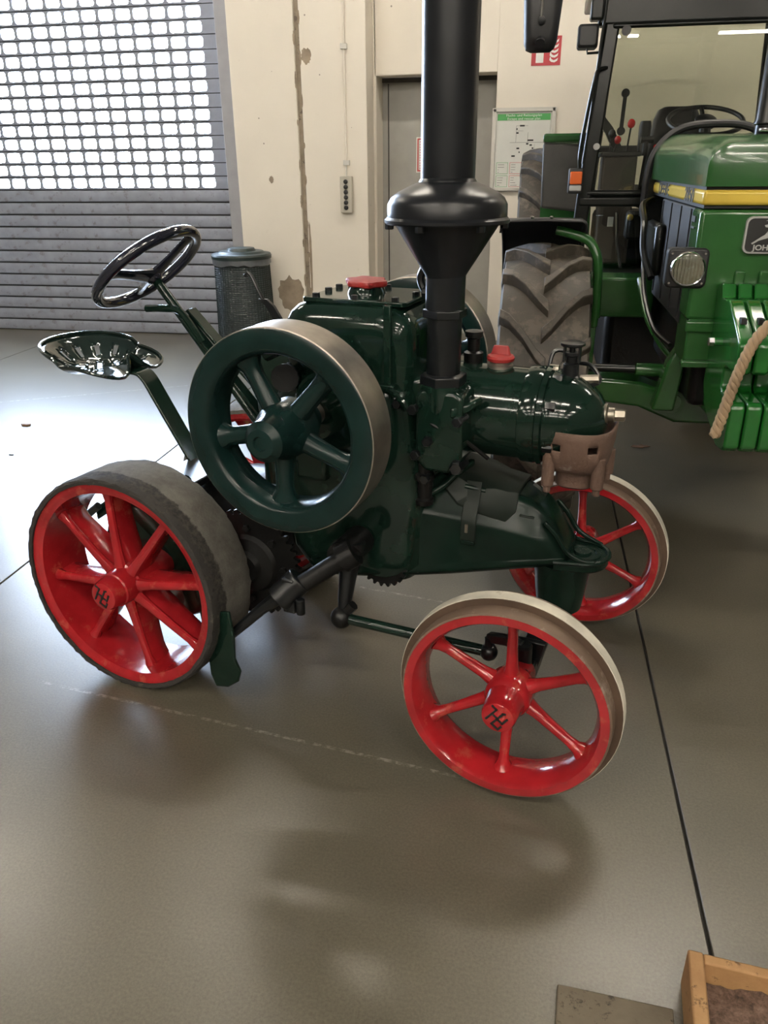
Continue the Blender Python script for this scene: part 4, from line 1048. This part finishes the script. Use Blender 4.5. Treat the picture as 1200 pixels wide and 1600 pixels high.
# chassis, front axle
J().box((.64, 3.15, .66), (1.02, 4.2, .98)).build('engine_block', 'grease', JT, bevel=.03)
J().box((.70, 3.0, .64), (.96, 3.5, .87)).build('front_bolster', 'jd', JT, bevel=.02)
J().box((.275, 4.08, .84), (.60, 4.30, 1.03)).build('step_frame', 'jd', JT, bevel=.012)
J().box((.30, 4.07, .90), (.345, 4.09, .99)).build('frame_opening', 'ink', JT)
J().loft([[Vector((x, 3.52 + dy, z + dz)) for dy, dz in ((-.07, -h2), (.09, -h2), (.09, h2), (-.07, h2))] for x, z, h2 in ((.20, .62, .05), (.30, .635, .05), (.50, .62, .055), (.66, .56, .06), (.98, .56, .06), (1.14, .62, .055), (1.44, .62, .05))]).build('front_axle', 'jd', JT, bevel=.012)
J().cyl((.25, 3.40, .745), (.46, 3.40, .745), .017, n=14).build('steering_cylinder_body', 'cab', JT)
J().cyl((.46, 3.40, .745), (.60, 3.40, .742), .028, n=14, bev=.004).build('steering_joint', 'jd', JT)
J().cyl((.58, 3.40, .742), (.66, 3.40, .742), .012, n=12).build('steering_rod', 'chrome', JT)
J().prism([(.53, .60), (.62, .60), (.64, .80), (.60, .86), (.57, .80)], 'y', 3.28, 3.36).build('axle_support', 'jd', JT, bevel=.01)
J().lathe([(0, .05), (.012, .05), (.014, .035), (.02, .033), (.022, 0)], (.64, 3.44, .60), (0, -1, 0), 20).build('axle_pin', 'jd', JT)
J().tube(curve3([(.50, 3.9, 1.05), (.52, 3.7, .92), (.56, 3.5, .84), (.60, 3.4, .80)], 6), .012, 8).build('hydraulic_hose', 'jd', JT)
J().tube(curve3([(.50, 3.88, 1.18), (.50, 3.7, 1.02), (.53, 3.5, .90), (.58, 3.35, .86)], 6), .010, 8).build('hydraulic_hose', 'cab', JT)
J().tube(curve3([(.56, 4.25, 1.38), (.50, 4.1, 1.36), (.49, 3.9, 1.30), (.49, 3.8, 1.18), (.52, 3.7, 1.08)], 6), .016, 8).build('air_hose', 'cab', JT)
J().box((.525, 3.75, 1.08), (.57, 4.1, 1.30)).build('side_battery_box', 'cab', JT, bevel=.02)
J().box((.40, 4.3, .45), (1.24, 6.1, .95)).build('gearbox_housing', 'grease', JT, bevel=.05)
J().cyl((.25, 5.95, .82), (1.40, 5.95, .82), .14, n=20).build('rear_axle', 'jd', JT)

# front weights
sd = [(3.00, 1.155), (2.93, 1.165), (2.90, 1.12), (2.84, 1.12), (2.80, 1.13), (2.60, 1.045), (2.575, 1.025), (2.57, .945), (2.585, .93), (2.70, .93), (2.72, .915), (2.72, .86), (2.70, .845), (2.57, .845), (2.555, .83), (2.55, .70), (2.57, .68), (2.66, .665), (2.92, .735), (2.98, .80), (2.99, 1.0)]
wp = MB()
wp.prism(sd, 'x', 0, .047)
w0 = None
for i in range(9):
    x = .652 + i * .0525
    if w0 is None:
        w0 = wp.build('front_weight', 'jdw', JT, bevel=.007, seg=2, loc=(x - JO[0], -JO[1], 0)); o = w0
        # pressed dimple on each weight
        dm = MB().box((.015, 2.66, 1.074), (.032, 2.69, 1.092)).build('cast_mark', 'ink', w0)
    else:
        o = w0.copy(); COL.objects.link(o); o.location = (x - JO[0], -JO[1], 0)
        c2 = dm.copy(); COL.objects.link(c2); c2.parent = o
J().cyl((.625, 2.80, .99), (1.14, 2.80, .99), .014, n=10).build('weight_rod', 'jdw', JT)
J().hexn((.625, 2.80, .99), (-1, 0, 0), .016, .018).build('weight_bolt', 'chrome', JT)

# cab
cabf = J()
J().bar([(.245, 4.55, .92), (.235, 4.53, 1.20), (.252, 4.52, 1.44), (.285, 4.52, 1.85), (.322, 4.54, 2.3), (.33, 4.55, 2.5)], (1, 0, 0), [.07, .07, .075, .07, .068, .068], .06).build('front_pillar', 'cab', JT, bevel=.01)
J().bar([(1.395, 4.55, .92), (1.405, 4.53, 1.20), (1.388, 4.52, 1.44), (1.355, 4.52, 1.85), (1.318, 4.54, 2.3), (1.31, 4.55, 2.5)], (1, 0, 0), [.07, .07, .075, .07, .068, .068], .06).build('front_pillar', 'cab', JT, bevel=.01)
for s in (0, 1):
    X = .40 if s == 0 else 1.48
    J().tube([(X + (.02 if s else -.02), 6.3, 1.3), (X + (-.04 if s else .04), 6.32, 2.45)], .035, 8).build('rear_pillar', 'cab', JT)
J().box((.24, 4.50, 2.150), (1.40, 4.60, 2.52)).box((.24, 4.60, 2.46), (1.45, 6.35, 2.54)).box((.31, 4.49, 2.135), (1.33, 4.52, 2.16)).build('cab_roof', 'cab', JT, bevel=.03)
J().cyl((.375, 4.485, 2.125), (.375, 4.50, 2.125), .022, n=14).build('glass_clip', 'plastic', JT)
J().cyl((1.12, 4.485, 2.125), (1.12, 4.50, 2.125), .022, n=14).build('glass_clip', 'plastic', JT)
ws = J().loft([[Vector((x, y, z)) for x, y, z in ((.285, 4.515, 1.40), (1.355, 4.515, 1.40), (1.318, 4.535, 2.16), (.322, 4.535, 2.16))], [Vector((x, y, z)) for x, y, z in ((.285, 4.520, 1.40), (1.355, 4.520, 1.40), (1.318, 4.540, 2.16), (.322, 4.540, 2.16))]]).build('windscreen', 'glass', JT)
# lower edge of windscreen and lower front window frame
m = J()
for a in (((.25, 4.49, 1.385), (.62, 4.54, 1.415)), ((.62, 4.49, .95), (.665, 4.54, 1.42)), ((.22, 4.49, 1.335), (.66, 4.54, 1.385)), ((.22, 4.49, .935), (.66, 4.54, .985))): m.box(*a)
m.build('lower_window_frame', 'cab', JT, bevel=.012)
J().box((.28, 4.51, .985), (.63, 4.516, 1.34)).build('lower_window', 'glass', JT)
J().box((1.02, 4.49, .95), (1.43, 4.54, 1.41)).build('lower_panel_far_side', 'cab', JT, bevel=.012)
J().box((.24, 4.6, .93), (1.40, 6.2, .97)).build('cab_floor', 'plastic', JT)
J().box((.40, 5.15, .97), (1.3, 6.1, 1.25)).build('seat_platform', 'plastic', JT, bevel=.04)
J().box((.36, 4.95, 1.0), (.545, 5.2, 1.58)).build('console', 'brownbox', JT, bevel=.01)
J().box((.345, 4.93, 1.575), (.56, 5.22, 1.60)).build('console_top', 'plastic', JT, bevel=.006)
J().box((.28, 5.5, 1.60), (1.35, 5.54, 1.64)).build('rear_rail', 'plastic', JT, bevel=.01)
J().bar([(.30, 5.3, 1.83), (.40, 5.3, 1.72), (.47, 5.3, 1.60)], (0, 1, 0), .05, .05).build('cab_strut', 'cab', JT)
J().box((.22, 6.28, 1.28), (1.42, 6.33, 1.36)).build('rear_window_sill', 'cab', JT)
J().box((.40, 6.30, 1.34), (1.48, 6.305, 2.44)).build('rear_window', 'glass', JT)
J().cyl((.56, 6.26, 1.98), (.56, 6.29, 1.98), .028, n=14).cyl((.555, 6.26, 1.745), (.555, 6.29, 1.745), .028, n=14).bar([(.56, 6.27, 1.98), (.555, 6.27, 1.745)], (0, 1, 0), .012, .026).build('window_handle', 'plastic', JT)
# driver seat, steering wheel, levers
m = J().loft([[Vector((.81 + x * k, y, z)) for x in ()] or [Vector((.81 + a * k, y + b2 * .4, z)) for a, b2 in rrect(.155, .14, .05)] for z, k, y in ((1.36, .9, 5.42), (1.42, 1.08, 5.44), (1.62, 1.05, 5.47), (1.78, .86, 5.52), (1.835, .70, 5.54), (1.85, .5, 5.55))])
m.build('driver_seat_back', 'vinyl', JT, smooth=50)
J().loft([[Vector((.81 + a * k, 5.22 + b2 * k, z)) for a, b2 in rrect(.24, .24, .08)] for z, k in ((1.30, .9), (1.33, 1), (1.40, 1), (1.42, .93))]).build('driver_seat_cushion', 'vinyl', JT)
J().loft([[Vector((.605 + a * k, 5.30 + b2, z)) for a, b2 in rrect(.028, .06, .02)] for z, k in ((1.58, .9), (1.62, 1), (1.74, 1.1), (1.765, .9))]).build('arm_rest', 'vinyl', JT)
swc = Vector((.86, 4.86, 1.745)); n_ = Vector((0, -.42, 1)).normalized(); u_ = Vector((1, 0, 0)); v_ = n_.cross(u_)
g = J().tube([swc + (u_ * math.cos(t) + v_ * math.sin(t)) * .19 for t in [2 * PI * i / 40 for i in range(40)]], .012, 8, closed=True).build('steering_wheel', 'plastic', JT)
for a in (90, 200, 340):
    t = math.radians(a); J().tube([swc - n_ * .02, swc + (u_ * math.cos(t) + v_ * math.sin(t)) * .185], .012, 6).build('wheel_spoke', 'plastic', g)
J().lathe([(-.03, .05), (.01, .055), (.02, .04), (.02, 0)], swc, n_, 18).cyl(swc, swc + Vector((.0, -.22, -.40)), .03, n=10).build('wheel_hub', 'plastic', g)
for x, y, z, zb, xb, mt, r in ((.515, 5.2, 1.75, 1.55, .50, 'knob', .022), (.405, 5.1, 1.695, 1.40, .37, 'ink', .021), (.448, 5.2, 1.665, 1.56, .42, 'knob', .020), (.645, 5.05, 1.625, 1.5, .65, 'knob', .011)):
    lv = J().tube([(xb, y, zb), (x, y, z - .01)], .006, 6).build('control_lever', 'plastic', JT)
    J().sphere((x, y, z), r, 14, 1.15).build('lever_knob', mt, lv)
J().tube([(.58, 5.0, 1.66), (.59, 5.0, 1.62), (.575, 5.0, 1.38)], .008, 6).cyl((.585, 5.0, 1.58), (.585, 5.0, 1.66), .016, n=8).cyl((.555, 5.0, 1.66), (.625, 5.0, 1.66), .018, n=8).build('gear_lever', 'plastic', JT)
J().box((.50, 4.75, 1.15), (.60, 4.85, 1.30)).build('pedal_box', 'plastic', JT, bevel=.02)
J().tube([(.44, 4.7, 1.30), (.46, 4.75, 1.15), (.50, 4.8, 1.0)], .01, 6).build('pedal_rod', 'chrome', JT)
J().box((.40, 4.75, 1.22), (.43, 4.76, 1.27)).build('white_label', 'white', JT)
J().sphere((.515, 4.72, 1.27), .018, 10).build('yellow_knob', 'yellow', JT)

# mirror, work lamp, indicator, handrail
mr = [(-.080, -.11), (-.070, -.135), (-.045, -.145), (.045, -.145), (.066, -.13), (.078, -.10), (.095, .10), (.085, .14), (.06, .155), (-.06, .155), (-.085, .14), (-.092, .10)]
mi = J(); mi.loft([[Vector((-.028 + x * k, y, 2.185 + z * k)) for x, z in mr] for y, k in ((4.40, .55), (4.41, .80), (4.43, .94), (4.45, 1), (4.475, 1), (4.48, .96))])
mo = mi.build('mirror', 'plastic', JT, smooth=35)
J().cyl((-.03, 4.395, 2.07), (-.03, 4.44, 2.105), .024, n=14).sphere((-.028, 4.39, 2.165), .02, 10).build('mirror_joint', 'plastic', mo)
J().tube([(-.03, 4.385, 2.16), (-.03, 4.38, 2.40), (.05, 4.44, 2.47), (.30, 4.55, 2.44)], .007, 8).build('mirror_arm', 'chrome', JT)
wl = J().loft([[Vector((.197 + x * k, y, 2.105 + z * k)) for x, z in rrect(.050, .052, .014)] for y, k in ((4.46, .75), (4.47, .96), (4.52, 1.0), (4.58, .95))]).build('work_lamp', 'plastic', JT)
J().tube([(.197, 4.50, 2.06), (.20, 4.50, 2.035), (.29, 4.52, 2.04)], .006, 8).build('lamp_bracket', 'cab', wl)
ti = J().box((.158, 4.44, 1.40), (.232, 4.52, 1.52)).build('indicator', 'plastic', JT, bevel=.008)
J().box((.165, 4.43, 1.445), (.225, 4.45, 1.505)).build('amber_lens', 'amber', ti, bevel=.006)
J().box((.165, 4.43, 1.413), (.225, 4.45, 1.440)).build('clear_lens', 'silver', ti, bevel=.005)
J().tube(curve3([(.21, 4.47, 1.52), (.205, 4.46, 1.58), (.215, 4.45, 1.70), (.245, 4.44, 1.92), (.265, 4.46, 1.96), (.30, 4.50, 1.97)], 6), .009, 8).tube([(.225, 4.475, 1.54), (.245, 4.475, 1.80), (.275, 4.48, 2.3)], .007, 8).build('handrail', 'cab', JT)
J().box((.20, 4.46, 2.17), (.26, 4.56, 2.26)).build('pillar_bracket', 'cab', JT, bevel=.01)
J().cyl((.285, 4.47, 1.62), (.285, 4.49, 1.62), .016, n=12).build('pillar_plug', 'silver', JT)

# rope hanging over the weights
rp = empty('rope', (.82, 2.6, 1.12), 'thick twisted tan rope hanging over the green front weights', 'rope')
path = curve3([(1.25, 2.66, 1.145), (1.10, 2.63, 1.150), (.95, 2.61, 1.145), (.80, 2.58, 1.130), (.735, 2.555, 1.105), (.685, 2.54, 1.045), (.655, 2.53, .96), (.637, 2.53, .87), (.625, 2.53, .80), (.614, 2.53, .742)], 14)
for s in range(3):
    m = MB(off=(.82, 2.6, 1.12)); L = 0; pts = []
    for i, p in enumerate(path):
        if i: L += (p - path[i - 1]).length
        t = (path[min(i + 1, len(path) - 1)] - path[max(i - 1, 0)]).normalized()
        u = Vector((0, 1, 0)).cross(t).normalized(); w_ = t.cross(u)
        a = -L / .062 * 2 * PI + s * 2 * PI / 3
        pts.append(p + (u * math.cos(a) + w_ * math.sin(a)) * .0088)
    m.tube(pts, .0098, 8).build('strand', 'rope', rp)

# ------------------------------------------------------------------ crate, board, litter
cr = empty('wooden_crate', (.40, 1.161, 0), 'open wooden crate of brown crumbly material at the bottom corner', 'crate', rz=-.10)
for nm, a, b2 in (('side_board', (0, -.6, .0), (.030, 0, .10)), ('end_board', (.030, -.022, .0), (.55, 0, .098)), ('side_board', (.52, -.6, .0), (.55, -.022, .10)), ('end_board', (.03, -.6, 0), (.52, -.578, .098)), ('bottom_board', (.03, -.578, .002), (.52, -.022, .014))):
    MB().box(a, b2).build(nm, 'wood', cr, bevel=.004, seg=2)
m = MB(); N = 40; rnd = random.Random(8); vs = []
for i in range(N + 1):
    for j in range(N + 1):
        vs.append((.031 + .488 * i / N, -.577 + .554 * j / N, .048 + rnd.uniform(-.004, .004) + .006 * math.sin(i * .5) * math.cos(j * .4)))
m.add(vs, [(i * (N + 1) + j, (i + 1) * (N + 1) + j, (i + 1) * (N + 1) + j + 1, i * (N + 1) + j + 1) for i in range(N) for j in range(N)])
so = m.build('crate_filling', 'soil', cr, smooth=60); so['kind'] = 'stuff'
bo = MB().box((0, -.35, 0), (.225, 0, .018)).build('wooden_board', 'board', None, loc=(.148, 1.100, .0005), rot=(0, 0, -.06), bevel=.003)
tag(bo, 'dirty grey brown board lying flat beside the wooden crate', 'board')
lf = MB().prism([(-.05, 0), (-.03, .022), (0, .012), (.02, .03), (.05, .012), (.065, -.004), (.03, -.012), (.01, -.026), (-.02, -.016)], 'z', 0, .004).build('dry_leaf', 'leaf', None, loc=(.70, 4.58, .0), rot=(0, 0, .2))
tag(lf, 'dry brown leaf on the floor in front of the green tractor', 'leaf')
for i, (x, y, s, lab) in enumerate(((-3.20, 4.39, .030, 'dark crumb on the bright floor left of the seat'), (-2.95, 3.86, .014, 'tiny crumb on the bright floor below the tractor seat'), (-1.285, 1.985, .009, 'tiny dark crumb on the floor in front of the rear wheel'))):
    c_ = MB().prism([(math.cos(t) * s * (1 + .4 * math.sin(3 * t + i)), math.sin(t) * s * (.6 + .3 * math.cos(2 * t))) for t in [2 * PI * k / 9 for k in range(9)]], 'z', 0, s * .35).build('dirt_crumb', 'leaf' if i == 0 else 'grease', None, loc=(x, y, 0))
    tag(c_, lab, 'crumb')
